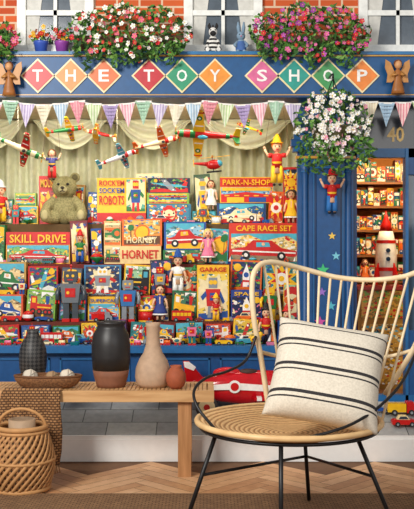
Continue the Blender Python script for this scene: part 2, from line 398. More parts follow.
bx(4,-12,13,198,GRN,'small green toy box with aeroplane picture, leftmost on the top step','plane',(RED,YEL,CRE),edge=SKY)
bx(4,14,38,206,YEL,'low yellow toy box with red car picture between green box and teddy bear','car',(RED,CYA,GRN),yb=224)
bx(4,15,36,193,LGR,'light green striped toy box on the low yellow box beside the teddy','stripes',(GRN,YEL,RED),yb=206)
bx(4,39,57,176,RED,'tall red toy box with yellow lettering rising behind the teddy bear','burst',(YEL,ORA,RED),[('MOUSE',(.1,.76,.9,.93),YEL)],ar=(.08,.05,.92,.7),dy=.1)
bx(4,86,97,190,BLU,'narrow blue toy box squeezed between teddy and the big yellow box','rocket',(WHT,RED,YEL),dy=.1)
bx(4,97,146,178,YEL,'big yellow toy box with red and blue stacked lettering right of the teddy','robot',(BLU,RED,GRN),[("ROCK'EM",(.05,.83,.56,.95),RED),("SOCK'EM",(.05,.67,.56,.79),BLU),('ROBOTS',(.05,.42,.56,.62),RED)],ar=(.6,.28,.98,.97),dy=.1,band=(0,.25,RED),edge=(90,170,150))
bx(4,147,191,204,(40,110,140),'low teal blue toy box with clown face under the dark aircraft box','face',(CRE,RED,RED),yb=224,edge=(60,130,160))
bx(4,147,189,193,LGR,'flat light green toy box sandwiched below the dark aircraft box','stripes',(RED,YEL,BLU),yb=204)
bx(4,148,190,178,NAV,'dark navy toy box with silver aircraft picture on a stack of boxes','plane',(CYA,GRY,RED),yb=193,edge=(20,30,70))
bx(4,136,164,171,CRE,'cream toy box with red rocket picture behind the dark aircraft box','rocket',(RED,BLU,YEL),dy=.14,dep=.05)
bx(4,192,216,211,TEA,'low teal toy box under the small doll on the top step','car',(YEL,WHT,NAV),yb=224)
bx(4,217,266,203,(26,60,110),'dark blue toy box with pale racing car under the large parking box','car',(CRE,CYA,RED),yb=224,edge=(30,80,140))
bx(4,220,273,177,(236,180,40),'yellow and red toy box with large lettering and parking picture','garage',(RED,BLU,YEL),[('PARK-N-SHOP',(.05,.68,.95,.9),YEL)],yb=203,ar=(.02,.03,.98,.6),edge=(120,180,220),band=(.62,.96,RED))
bx(4,267,283,196,ORA,'small orange toy box with sunburst beside the dark blue racing car box','burst',(RED,YEL,WHT))
bx(4,284,301,168,RED,'tall red toy box with yellow star against the blue pilaster','burst',(YEL,RED,YEL),ar=(.06,.5,.94,.96),edge=NAV)
bx(4,196,214,178,(60,90,60),'small dark green toy box behind the doll on the top step','robot',(YEL,GRY,BLU),dy=.14,dep=.05)
bx(4,58,84,184,(180,130,50),'ochre toy box with train picture hidden behind the teddy bear','train',(RED,BLU,YEL),dy=.14,dep=.05) 
bx(3,-14,5,229,GRN,'green toy box with yellow aeroplane at the far left below the teddy','plane',(YEL,RED,WHT))
bx(3,6,70,232,(212,150,40),'wide yellow and red toy box with driving game picture below the teddy','car',(RED,CYA,(120,120,120)),[('SKILL DRIVE',(.06,.66,.94,.92),YEL)],ar=(.02,.04,.98,.58),edge=(120,180,100),band=(.6,1.0,RED))
bx(3,71,90,226,MAR,'maroon toy box with grey robot picture right of the driving game','robot',(GRY,BLU,YEL))
bx(3,91,103,232,BLU,'slim blue toy box left of the long cream lettered box','rocket',(YEL,RED,WHT))
bx(3,104,161,246,(236,206,140),'long cream train box with large red lettering in the centre of the window','train',(GRN,RED,YEL),[('HORNET',(.32,.28,.96,.78),RED)],ar=(.02,.08,.28,.92))
bx(3,104,121,221,(226,180,110),'tan toy box with coloured stripes left of the orange sunset box','stripes',(ORA,CRE,GRN),yb=246)
bx(3,122,162,219,ORA,'orange toy box with lettered sunset picture standing on the long cream box','sun',(YEL,BRN,(240,150,60)),[('HORNBY',(.12,.1,.88,.34),CRE)],yb=246,edge=(250,180,80))
bx(3,163,206,250,GRN,'low green toy box with train picture under the blue racing box','train',(RED,YEL,CYA))
bx(3,164,206,222,BLU,'blue toy box with red and yellow racing car right of the sunset box','car',(RED,YEL,YEL),yb=250,edge=SKY)
bx(3,207,228,232,CYA,'pale blue toy box with sun picture behind the pink doll','sun',(YEL,GRN,BLU))
bx(3,229,299,223,(206,50,30),'largest red toy box with open red car on a road, right side of the window','car',(RED,CYA,(150,130,100)),[('CAPE RACE SET',(.1,.8,.9,.94),YEL)],edge=(240,214,150),ar=(.03,.06,.97,.74))
bx(2,-12,26,262,(190,150,70),'tan toy box with green car picture at far left on the middle step','car',(GRN,WHT,RED),edge=SAND)
bx(2,27,58,266,RED,'red toy box with yellow plane picture on the middle step','plane',(YEL,CYA,WHT),edge=DUSK)
bx(2,60,82,268,(60,70,90),'slate toy box with clown face behind the grey robot','face',(CRE,YEL,RED))
bx(2,84,121,265,(50,120,166),'blue toy box with silver robot picture, centre left of the window','robot',(GRY,WHT,RED),edge=(30,60,110))
bx(2,122,150,268,YEL,'yellow toy box with black train picture below the long cream box','train',(BLK,RED,CYA),edge=MINT)
bx(2,151,174,264,NAV,'navy toy box with white rocket behind the sailor doll','rocket',(WHT,RED,YEL),edge=(40,60,120))
bx(2,175,196,268,(70,140,90),'sage toy box with clown face left of the tall yellow robot box','face',(CRE,ORA,BLU))
bx(2,198,227,270,(150,40,90),'plum toy box with sunset picture behind the tall yellow robot box','sun',(YEL,NAV,ORA))
bx(2,229,262,262,ORA,'orange toy box with rocket picture under the largest red box','rocket',(WHT,RED,BLU),edge=(30,50,100))
bx(2,263,300,262,TEA,'teal toy box with yellow sunburst under the largest red box','burst',(YEL,RED,WHT))
bx(1,-10,24,294,(220,80,40),'coral toy box with blue car picture at far left, second step up','car',(BLU,WHT,YEL),edge=SAND)
bx(1,25,56,296,LGR,'light green toy box with red train picture left of the grey robot','train',(RED,BLU,YEL))
bx(1,58,86,298,(30,60,120),'dark blue toy box with orange plane picture behind the grey robot','plane',(ORA,YEL,GRN),edge=SKY)
bx(1,88,120,297,YEL,'yellow toy box with red space car picture below the silver robot box','car',(RED,CYA,BLU),[('SUPERCAR',(.08,.78,.92,.92),BLU)],ar=(.04,.04,.96,.72),edge=SKY)
bx(1,121,137,300,(40,130,120),'sea green toy box with sunburst behind the blue and grey robot','burst',(YEL,ORA,WHT))
bx(1,138,158,300,RED,'small red toy box with sunburst left of the navy dress doll','burst',(YEL,WHT,BLU))
bx(1,159,169,302,CRE,'slim cream toy box with rocket picture behind the navy dress doll','rocket',(RED,BLU,YEL))
bx(1,170,196,294,(30,110,70),'dark green toy box with yellow train right of the navy dress doll','train',(YEL,RED,WHT))
bx(1,197,229,265,YEL,'tall yellow toy box with red and grey robot picture and lettering on top','robot',(RED,GRY,BLU),[('GARAGE',(.08,.88,.92,.96),RED)],ar=(.04,.03,.96,.84),edge=(240,210,90))
bx(1,231,262,290,(30,60,140),'blue space toy box with rocket picture right of the tall yellow box','rocket',(WHT,RED,YEL),[('SPACE',(.1,.82,.9,.94),YEL)],ar=(.04,.04,.96,.78),edge=(20,30,80))
bx(1,263,281,288,RED,'narrow red toy box with silver robot on the second step at right','robot',(GRY,WHT,YEL),edge=NAV)
bx(1,282,301,282,YEL,'narrow yellow toy box with clown face beside the blue pilaster','face',(CRE,RED,RED),edge=MINT)
for a in ((-10,20,324,RED,'low red toy box with white plane in the bottom left of the window','plane',(WHT,YEL,BLU)),
 (21,51,326,(30,80,150),'low blue toy box with cream train in the bottom left of the window','train',(CRE,RED,YEL)),
 (52,80,324,GRN,'low green toy box with orange car behind the front row of cars','car',(ORA,WHT,YEL)),
 (81,99,326,YEL,'low yellow toy box with red sunburst behind the front row of cars','burst',(RED,ORA,WHT)),
 (100,128,325,(90,60,110),'low purple toy box with stripes behind the front row of cars','stripes',(YEL,RED,BLU)),
 (129,151,327,TEA,'low teal toy box with red rocket behind the front row of cars','rocket',(RED,YEL,WHT)),
 (152,175,325,MAR,'low maroon toy box with yellow car behind the front row of cars','car',(YEL,CYA,GRN)),
 (176,204,324,CYA,'low pale blue toy box with red car in the bottom centre','car',(RED,WHT,GRN)),
 (205,231,326,(210,60,30),'low scarlet toy box with white train in the bottom centre','train',(WHT,BLU,YEL)),
 (232,258,325,YEL,'low yellow toy box with green plane in the bottom right','plane',(GRN,RED,BLU)),
 (259,275,324,GRN,'low green toy box with clown face in the bottom right','face',(CRE,YEL,RED)),
 (276,300,322,BLU,'low blue toy box with yellow sunburst in the bottom right corner','burst',(YEL,ORA,RED))): bx(0,*a)
# ------------------------------------------------------------------ toy vehicles
CARG='tin toy vehicles in the shop window'
def car(t,px,L,col,cab,label,kind='sedan',dy=.034,name='toy_car',T=None,group=CARG):
    if T is None:
        T=tb(t,px,dy,L/22.)@Matrix.Rotation(rz.uniform(-.3,.3),4,'Z'); LANE[t].append((px,L*.56))
    r=thing(name,label,'toy car',T.translation,group)
    m=M(col,.3); c=M(cab,.25)
    b=MB(T)
    if kind=='sedan': b.prism([(-11,2),(11,2),(11.3,5),(8,6.4),(-9.5,6.6),(-11.5,5)],-4,4,m); b.build('body',r); b=MB(T); b.prism([(-7,6.2),(5,6.2),(2,10),(-4.5,10)],-3.4,3.4,c); b.build('cabin',r); b=MB(T); b.prism([(-5.6,6.9),(3.6,6.9),(1.4,9.4),(-4,9.4)],-3.5,-3.42,M((60,70,80),.1)); b.build('side_window',r)
    elif kind=='bus': b.prism([(-11,2),(11,2),(11,10),(9.5,12),(-11,12)],-4,4,m); b.build('body',r); b=MB(T); [b.box((x,-4.2,6.5),(x+3.4,-3.9,10),c) for x in (-10,-5.8,-1.6,2.6,6.6)]; b.build('window_row',r)
    elif kind=='racer': b.prism([(-11,2.5),(11,2),(12,3.6),(4,5.4),(-2,6.4),(-11,5.4)],-2.6,2.6,m); b.build('body',r); b=MB(T); b.ball((-2,0,7),(1.7,1.7,2.2),c); b.build('driver',r)
    else:
        b.prism([(3,2),(11,2),(11,6),(9,7),(8,10.5),(3,10.5)],-4,4,m); b.build('cab',r); b=MB(T); b.box((-11.5,-4,2.6),(2.4,4,9),c); b.build('load_bed',r)
    for x in (-6.5,6.5):
        for y in (-4,4):
            b=MB(T); b.lathe([(2.3,-.8),(2.3,.8)],M(BLK,.5),10,(x,y,2.3),ax='y').lathe([(1.1,-.95),(1.1,.95)],M(GRY,.3),8,(x,y,2.3),ax='y'); b.build('wheel',r)
    return r
for a in [(0,2,22,GRN,CRE,'green tin car with cream roof at the left end of the front row','sedan'),
 (0,27,20,YEL,RED,'yellow tin racing car with red driver in the front row at left','racer'),
 (0,52,22,RED,WHT,'red tin bus with white windows in the front row at left','bus'),
 (0,80,22,BLU,CYA,'blue tin car with pale roof in front of the green car box','sedan'),
 (0,108,22,ORA,YEL,'orange and yellow tin truck in front of the striped purple box','truck'),
 (0,134,20,WHT,RED,'white tin racing car with red driver in the front row centre','racer'),
 (0,164,20,MAR,CRE,'maroon tin car with cream roof in the front row centre','sedan'),
 (0,188,22,YEL,BLU,'yellow tin bus with blue windows in the front row centre','bus'),
 (0,213,20,RED,GRN,'red and green tin truck in the front row right of centre','truck'),
 (0,246,20,CYA,WHT,'pale blue tin car with white roof in the front row at right','sedan'),
 (1,12,20,RED,CRE,'red tin car with cream roof in front of the coral box','sedan'),
 (1,44,18,BLU,YEL,'blue tin racing car in front of the light green train box','racer'),
 (1,102,20,GRY,RED,'grey tin truck with red load below the silver robot box','truck'),
 (1,182,20,RED,YEL,'red tin bus with yellow windows in front of the dark green train box','bus'),
 (1,246,20,ORA,CRE,'orange tin car with cream roof in front of the blue space box','sedan'),
 (2,4,20,YEL,GRN,'yellow tin car with green roof on the middle step at far left','sedan'),
 (2,40,20,GRN,RED,'green tin racing car in front of the red plane box','racer'),
 (2,136,20,RED,CYA,'red tin car with blue roof in front of the yellow train box','sedan'),
 (2,246,22,BLU,ORA,'blue and orange tin truck in front of the orange rocket box','truck'),
 (2,282,20,WHT,BLU,'white tin car with blue roof in front of the teal box','sedan'),
 (3,184,20,YEL,RED,'yellow tin truck with red load in front of the low green train box','truck'),
 (4,162,20,RED,WHT,'red tin car with white roof on the top step before the clown box','sedan'),
 (4,238,22,CRE,RED,'cream tin racing car with red driver before the dark blue box','racer')]: car(*a)
# ------------------------------------------------------------------ robots, dolls
def robot(t,px,h,c1,c2,c3,label,dy=.035,T=None):
    if T is None: T=tb(t,px,dy,h/50.); LANE[t].append((px,h*.27))
    r=thing('toy_robot',label,'toy robot',T.translation,'tin toy robots in the shop window')
    a,b_,d=M(c1,.3,.2),M(c2,.3,.2),M(c3,.3)
    b=MB(T); b.prism([(-7,17),(7,17),(9,34),(-9,34)],-4.5,4.5,a).box((-4.5,-5.2,22),(4.5,-4.4,30),d).disc((-2,-5.4,26),1.4,M(YEL)).disc((2,-5.4,26),1.4,M(RED)); b.build('torso',r)
    b=MB(T); b.prism([(-5,35),(5,35),(6,39),(5.5,45),(-5.5,45),(-6,39)],-4.5,4.5,b_).box((-2,-2,33.5),(2,2,35.2),a)
    hd=b.build('head',r)
    b=MB(T); b.disc((-2.4,-4.8,41),1.3,M(YEL)).disc((2.4,-4.8,41),1.3,M(YEL)).box((-2.5,-4.8,37),(2.5,-4.55,38),d); b.build('face',hd)
    b=MB(T); b.tube([(0,0,45),(0,0,50)],.6,d,6).ball((0,0,50),1.3,d,8); b.build('antenna',hd)
    for s in (-1,1):
        b=MB(T); b.tube([(s*9.5,0,32),(s*12,-1,26),(s*11.5,-4,19)],[2.4,2.2,1.8],b_,7).tube([(s*10.3,-4,19),(s*10,-5,16)],.8,d,5).tube([(s*12.7,-4,19),(s*13,-5,16)],.8,d,5); b.build('arm',r)
        b=MB(T); b.box((s*4-2.6,-3,3),(s*4+2.6,3,17),b_).box((s*4-3.4,-5,0),(s*4+3.4,4,3),d); b.build('leg',r)
robot(1,71,56,(110,116,122),(70,78,86),RED,'large grey tin robot with red feet left of the silver robot box',dy=.03)
robot(1,128,46,(60,120,180),GRY,RED,'blue and grey tin robot between the yellow boxes in the centre')
robot(0,149,26,RED,GRY,BLU,'small red tin robot in the front row centre')
robot(2,160,32,GRY,RED,YEL,'small silver and red robot in front of the navy rocket box')
robot(1,270,38,GRN,YEL,RED,'green and yellow tin robot before the narrow red box',dy=.03)
robot(4,203,22,(90,90,100),YEL,RED,'tiny dark robot with yellow head on the top step',dy=.03)
def doll(T,dress,hair,label,hat=None,trous=None,name='doll',group='dolls in the shop window',arms='down',string=None,cat='doll'):
    r=thing(name,label,cat,T.translation,group)
    sk=M(SKN,.5); d=M(dress,.7); hh=M(hair,.8)
    b=MB(T); b.ball((0,0,37),(4.6,4.4,5.2),sk,12).tube([(0,0,12),(0,0,20),(0,0,29),(0,0,30),(0,0,34)],[3.8,3.4,3.8,1.8,1.6],sk,8).ball((0,-4.4,36.4),(.9,.9,1),sk,6)
    for s in (-1,1):
        if arms=='down': b.tube([(s*3,0,28.4),(s*4.5,0,29),(s*7.5,-1,23),(s*8.5,-2.5,17.5)],[1.7,1.7,1.4,1.1],sk,7).ball((s*8.5,-2.6,16.6),1.5,sk,6)
        else: b.tube([(s*3,0,28.4),(s*4.5,0,29),(s*9,-1,29),(s*12,-2,35)],[1.7,1.7,1.4,1.1],sk,7).ball((s*12.2,-2,36),1.5,sk,6)
        b.tube([(s*2.6,0,14),(s*2.8,0,7),(s*2.8,0,1.5)],[2,1.7,1.3],sk,7)
        b.ball((s*1.9,-4.1,37.6),.75,M(BLK),6)
    b.ball((0,-4.2,34.4),(1.4,.6,.6),M(RED),6)
    b.build('body',r)
    b=MB(T)
    if trous:
        tm=M(trous,.7)
        b.lathe([(4.6,17),(5,24),(5,30),(2,31)],d,12,sy=.75)
        for s in (-1,1): b.tube([(s*2.6,0,19),(s*3,0,9),(s*3.2,0,3)],[3,2.8,3],tm,8).tube([(s*4.5,0,29),(s*6,-.5,26)] if arms=='down' else [(s*4.5,0,29),(s*8.5,-1,29)],2.3,d,7)
        b.lathe([(4.75,21),(5,23)],M(YEL if dress!=YEL else RED,.6),12,sy=.77,cap=False)
    else:
        b.lathe([(9,8),(8,12),(4.4,21),(4.8,29),(2,31)],d,14,sy=.75)
        b.lathe([(9.15,8),(8.85,9.6)],M(WHT,.7),14,sy=.76,cap=False)
        for s in (-1,1): b.ball((s*5,0,28),2.4,d,8)
    b.build('clothes' if trous else 'dress',r)
    b=MB(T); b.ball((0,1.2,38.6),(5.2,4.6,5),hh,12)
    if not hat: [b.ball((s*4.6,0,35.4),(1.8,1.8,3.6),hh,8) for s in (-1,1)]
    b.build('hair',r)
    for s in (-1,1):
        b=MB(T); b.ball((s*2.9,-1,1.2),(1.7,3,1.2),M(BLK),8); b.build('shoe',r)
    if hat:
        hm=M(hat,.6); b=MB(T)
        b.lathe([(6.2,40.6),(6.2,41.4),(4.2,42),(3.4,46),(.4,50)],hm,12); b.build('hat',r)
    if string:
        o=T.translation; u=T.to_scale().x
        for s in (-1,1):
            b=MB(); b.tube([(o.x+s*12*u,o.y-2*u,o.z+36*u),(o.x+s*6*u,o.y,string-.003)],.0012,M(BRN),4); b.build('string',r)
    return r
def tdoll(t,px,k,*a,**kw):
    LANE[t].append((px,9.5*k)); return doll(tb(t,px,.035,k),*a,**kw)
Yd=TY[4]+.1
doll(Matrix.Translation(Vector((X(211,Yd),Yd,Z(211,TY[4]+.075)+.001)))@Matrix.Scale(S(.72,Yd),4),(236,232,225),BRN,'small doll in white dress standing on the low teal box')
tdoll(3,208,.82,PNK,(230,200,110),'blonde doll in pink dress before the pale blue box')
tdoll(2,178,.95,WHT,BRN,'white suited sailor doll with blue hat left of the tall yellow box',hat=BLU,trous=WHT)
tdoll(1,160,.86,(40,60,130),(60,40,30),'doll in navy dress in the lower centre of the window')
tdoll(1,216,.58,RED,ORA,'little clown in red with yellow trousers before the tall yellow box',hat=YEL,trous=YEL,name='toy_clown',cat='toy clown')
tdoll(0,266,.86,RED,BLK,'toy soldier in red tunic and black hat in the bottom right',hat=BLK,trous=NAV,name='toy_soldier',cat='toy soldier')
tdoll(0,287,.82,BLU,BLK,'toy soldier in blue tunic and red hat in the bottom right corner',hat=RED,trous=WHT,name='toy_soldier',cat='toy soldier')
tdoll(4,1,.9,RED,ORA,'clown doll in red on the top step at the far left',hat=WHT,trous=YEL,name='toy_clown',cat='toy clown')
tdoll(4,291,.8,YEL,BRN,'doll in yellow dress beside the tall red box near the pilaster')
tdoll(3,80,.7,GRN,ORA,'small puppet in green with red hat before the maroon box',hat=RED,trous=BLU)
doll(at(277,186,5.6,1.05),RED,ORA,'hanging clown marionette in red and yellow at the right of the window',hat=YEL,trous=YEL,arms='up',string=zc,name='marionette',group='hanging puppets',cat='puppet')
doll(at(52,180,5.6,.72),(60,60,120),BRN,'hanging marionette in dark blue above the teddy bear',trous=RED,arms='up',string=zc,name='marionette',group='hanging puppets',cat='puppet')
def ball(t,px,r,c1,c2,label,dy=.035):
    LANE[t].append((px,r)); T=tb(t,px,dy); o=thing('toy_ball',label,'ball',T.translation)
    b=MB(T); n=12
    b.ball((0,0,r),r,M(c1,.3),n); b.build('ball_shell',o); b=MB(T); b.lathe([(r*1.02*math.cos(a),r+r*1.02*math.sin(a)) for a in (-.3,-.1,.1,.3)],M(c2,.3),n*2,cap=False); b.build('stripe',o)
def top(t,px,h,c1,c2,label,dy=.035):
    LANE[t].append((px,h*.48)); T=tb(t,px,dy,h/16.); o=thing('spinning_top',label,'spinning top',T.translation)
    b=MB(T); b.lathe([(.5,0),(2,2),(7,6),(7.6,8)],M(c1,.3),16).lathe([(7.6,8),(6,10.4),(2,12)],M(c2,.3),16); b.build('top_body',o)
    b=MB(T); b.tube([(0,0,12),(0,0,16)],.8,M(GRY,.3),6).ball((0,0,16.3),1.5,M(RED)); b.build('handle',o)
def drum(t,px,h,c,label,dy=.035):
    LANE[t].append((px,h*.62)); T=tb(t,px,dy,h/12.); o=thing('toy_drum',label,'drum',T.translation)
    b=MB(T); b.lathe([(7,1),(7,11)],M(c,.4),16); b.build('drum_shell',o)
    for z0 in (0,10.6):
        b=MB(T); b.lathe([(7.4,z0),(7.4,z0+1.4)],M(YEL,.3),16); b.build('hoop',o)
    b=MB(T); b.lathe([(6.9,12),(6.9,12.2)],M(CRE,.6),16); b.build('drum_skin',o)
ball(1,28,5.5,RED,WHT,'red ball with white stripe on the second step at left')
ball(2,60,6,BLU,YEL,'blue ball with yellow stripe beside the red plane box')
top(2,75,16,RED,YEL,'red and yellow tin spinning top behind the grey robot')
top(0,230,13,BLU,ORA,'blue and orange spinning top in the front row at right')
top(3,97,14,GRN,RED,'green and red spinning top before the slim blue box')
drum(1,146,12,RED,'red toy drum with yellow hoops left of the navy dress doll')
# ------------------------------------------------------------------ small toys filling the gaps on each step
def motorbike(t,px,L,c,c2,label):
    LANE[t].append((px,L*.55)); T=tb(t,px,.035,L/20.)@Matrix.Rotation(rz.uniform(-.3,.3),4,'Z'); r=thing('toy_motorbike',label,'toy motorbike',T.translation,'tin toy motorbikes in the shop window')
    for x in (-6,6):
        b=MB(T); b.lathe([(3.6,-.7),(4,-.4),(4,.4),(3.6,.7)],M(BLK,.6),14,(x,0,4),ax='y').lathe([(2.2,-.9),(2.2,.9)],M(GRY,.3),10,(x,0,4),ax='y'); b.build('wheel',r)
    b=MB(T); b.prism([(-7,5),(5,5),(6,9),(3,10),(-6,8.5)],-1.6,1.6,M(c,.3)); b.build('frame',r)
    b=MB(T); b.tube([(-3,0,8.5),(-1.6,0,13),(0,0,15)],[2.2,2.2,1.2],M(c2,.5),8).tube([(-1.4,-1.8,13),(2,-2,11),(4.6,-1.6,10.6)],.9,M(c2,.5),6).tube([(-3,-1.8,8.5),(1,-2.2,7.5),(0,-2.2,3.4)],[1.4,1.2,1],M(NAV),6).ball((.4,0,16.6),2,M(SKN,.5),8); b.build('rider',r)
def miniplane(t,px,L,c,c2,label):
    LANE[t].append((px,L*.55))
    T0=tb(t,px,.034,L/22.); T=T0@Matrix.Translation((0,0,5))@Matrix.Rotation(-.12,4,'Y'); r=thing('toy_plane',label,'toy plane',T0.translation,'small tin planes standing among the toys')
    b=MB(T); b.lathe([(.3,-10),(1.2,-9),(2,0),(2,7),(.6,10)],M(c,.3),10,ax='x'); b.build('fuselage',r)
    b=MB(T); b.slab([(5,-5.4),(1,-5.4),(0,0),(1,5.4),(5,5.4),(6,0)],1.2,1.8,M(c2,.3)); b.build('wing',r)
    b=MB(T); b.prism([(-6.5,1),(-9,6),(-10.5,6),(-10,0)],-.3,.3,M(c2,.3)); b.build('fin',r)
    b=MB(T); b.box((9.8,-.5,-4),(10.4,.5,4),M(YEL,.3)); b.build('propeller',r)
    for s in (-1,1):
        b=MB(T0); b.lathe([(1.8,-.5),(1.8,.5)],M(BLK),10,(4,s*2.2,1.8),ax='y').tube([(4,s*2.2,1.8),(3,s*1.4,4.6)],.5,M(GRY),5); b.build('wheel',r)
def engine(t,px,L,c,c2,label):
    LANE[t].append((px,L*.58)); T=tb(t,px,.035,L/22.)@Matrix.Rotation(rz.uniform(-.15,.15),4,'Z'); r=thing('toy_train',label,'toy train',T.translation,'small tin trains in the shop window')
    b=MB(T); b.lathe([(3,-3),(3,9),(2.4,10)],M(c,.3),12,(0,0,6.4),ax='x').box((-11,-3.4,2.6),(10.5,3.4,3.8),M(c,.3)); b.build('boiler',r)
    b=MB(T); b.box((-10.5,-3.6,3.8),(-3,3.6,12),M(c2,.3)).box((-11.4,-4.2,12),(-2.2,4.2,13),M(c,.3)).box((-8.6,-3.75,7.4),(-5,-3.55,10.6),M((50,60,70),.1)); b.build('cab',r)
    b=MB(T); b.lathe([(1.1,9),(1.1,11.6),(1.9,13.4)],M(BLK,.4),10,(7,0,0)); b.build('chimney',r)
    for x in (-7.5,-1.5,4,8.5):
        for s in (-1,1): b=MB(T); b.lathe([(2.4,-.5),(2.4,.5)],M(RED if c!=RED else BLK,.4),10,(x,s*3.6,2.4),ax='y'); b.build('wheel',r)
def boat(t,px,L,c,c2,label):
    LANE[t].append((px,L*.5)); T=tb(t,px,.035,L/20.); r=thing('toy_boat',label,'toy boat',T.translation,'small toy boats in the shop window')
    b=MB(T); b.loft([(-7,-1.5,0),(5,-1.5,0),(6,0,0),(5,1.5,0),(-7,1.5,0)],[(-9,-3.4,5),(5,-3.4,5),(10,0,5.6),(5,3.4,5),(-9,3.4,5)],M(c,.3)); b.build('hull',r)
    b=MB(T); b.tube([(0,0,5),(0,0,22)],.5,M(BRN),6); b.build('mast',r)
    b=MB(T); b.prism([(.8,6.5),(7.5,6.5),(.8,21)],-.3,.3,M(c2,.6)).prism([(-.8,6.5),(-.8,19),(-6.5,6.5)],-.3,.3,M(WHT,.6)); b.build('sail',r)
def duck(t,px,L,c,c2,label):
    LANE[t].append((px,L*.5)); T=tb(t,px,.035,L/18.); r=thing('toy_duck',label,'toy duck',T.translation,'small toy ducks in the shop window')
    b=MB(T); b.ball((-1,0,7),(7.5,4,4.8),M(c,.4),12).ball((5,0,13.5),(3.6,3.2,3.6),M(c,.4),10).tube([(3.6,0,9),(4.8,0,12)],2.4,M(c,.4),8).ball((-8,0,9.5),(2.6,1.6,1.6),M(c,.4),8); b.build('body',r)
    b=MB(T); b.ball((9,0,13),(2.2,1.5,.8),M(ORA,.4),8); b.build('beak',r)
    b=MB(T); b.ball((-2,-3.8,7.4),(4.2,.8,2.6),M(c2,.4),8); b.build('wing',r)
    for x in (-4,3):
        b=MB(T); b.lathe([(2.2,-4.4),(2.2,-3.4)],M(RED,.4),10,(x,0,2.2),ax='y').lathe([(2.2,3.4),(2.2,4.4)],M(RED,.4),10,(x,0,2.2),ax='y').lathe([(.5,-3.6),(.5,3.6)],M(GRY),6,(x,0,2.2),ax='y'); b.build('wheel_pair',r)
CN={'red':RED,'yellow':YEL,'green':GRN,'blue':BLU,'orange':ORA,'cream':CRE,'teal':TEA,'white':WHT,'pink':PNK,'maroon':MAR,'pale blue':CYA,'grey':GRY}
used=set()
def nearbox(t,px):
    c=sorted([q for q in BOXES if q[0]==(0 if t==5 else t)],key=lambda q:abs(q[1]-px)); return c[0][2]
rf=random.Random(21)
LANE[3].append((132,31)); LANE[4].append((64,27))
for t in range(6):
    px=-8.
    while px<296:
        L=rf.choice((9,10.5,12,13.5)) if t<5 else rf.choice((12,15,18,20))
        half=L*.5
        hit=[q for q in LANE[t] if abs(q[0]-px)<q[1]+half+.3]
        if hit: px+=1.; continue
        k=rf.choice(('sedan','racer','bus','truck','motorbike','plane','plane','robot','doll','top','ball','drum','train','train','boat','duck') if t<5 else ('sedan','racer','truck','motorbike','motorbike','plane','plane','robot','top','ball','bus','train','train','boat','duck'))
        if t==4 and 96<px<147: k=rf.choice(('ball','racer'))
        for _ in range(60):
            n1,n2=rf.sample(sorted(CN),2)
            near=re.sub(r'^(low|small|big|wide|narrow|tall) ','',nearbox(t,px))
            d={'sedan':'%s and %s tin car','racer':'%s racer with %s driver','bus':'%s bus with %s windows','truck':'%s truck with %s load','motorbike':'%s motorbike with %s rider','plane':'%s plane with %s wings','robot':'%s and %s tin robot','doll':'doll in %s with %s hat','top':'%s and %s spinning top','ball':'%s and %s ball','drum':'%s drum','train':'%s train with %s cab','boat':'%s boat with %s sail','duck':'%s duck with %s wing'}[k]
            d=d%((n1,) if k=='drum' else (n1,n2))
            if t==5: d+=' on the sill'
            lab='tiny '+d+' before the '+near
            if len(lab.split())>16: lab='tiny '+d+' before the '+near.split(' with ')[0]
            if len(lab.split())<=16 and lab not in used: break
        used.add(lab); c1,c2=CN[n1],CN[n2]
        if k in ('sedan','racer','bus','truck'): car(t,px,L*.93,c1,c2,lab,k)
        elif k=='motorbike': motorbike(t,px,L*.93,c1,c2,lab)
        elif k=='plane': miniplane(t,px,L*.95,c1,c2,lab)
        elif k=='robot': robot(t,px,L*1.75,c1,c2,RED,lab)
        elif k=='doll': tdoll(t,px,L*.046,c1,rf.choice((BRN,ORA,BLK,(230,200,110))),lab,hat=c2,trous=rf.choice((NAV,RED,YEL,WHT)))
        elif k=='top': top(t,px,L*.98,c1,c2,lab)
        elif k=='ball': ball(t,px,L*.42,c1,c2,lab)
        elif k=='train': engine(t,px,L*.93,c1,c2,lab)
        elif k=='boat': boat(t,px,L*.93,c1,c2,lab)
        elif k=='duck': duck(t,px,L*.93,c1,c2,lab)
        else: drum(t,px,L*.76,c1,lab)
        px+=half
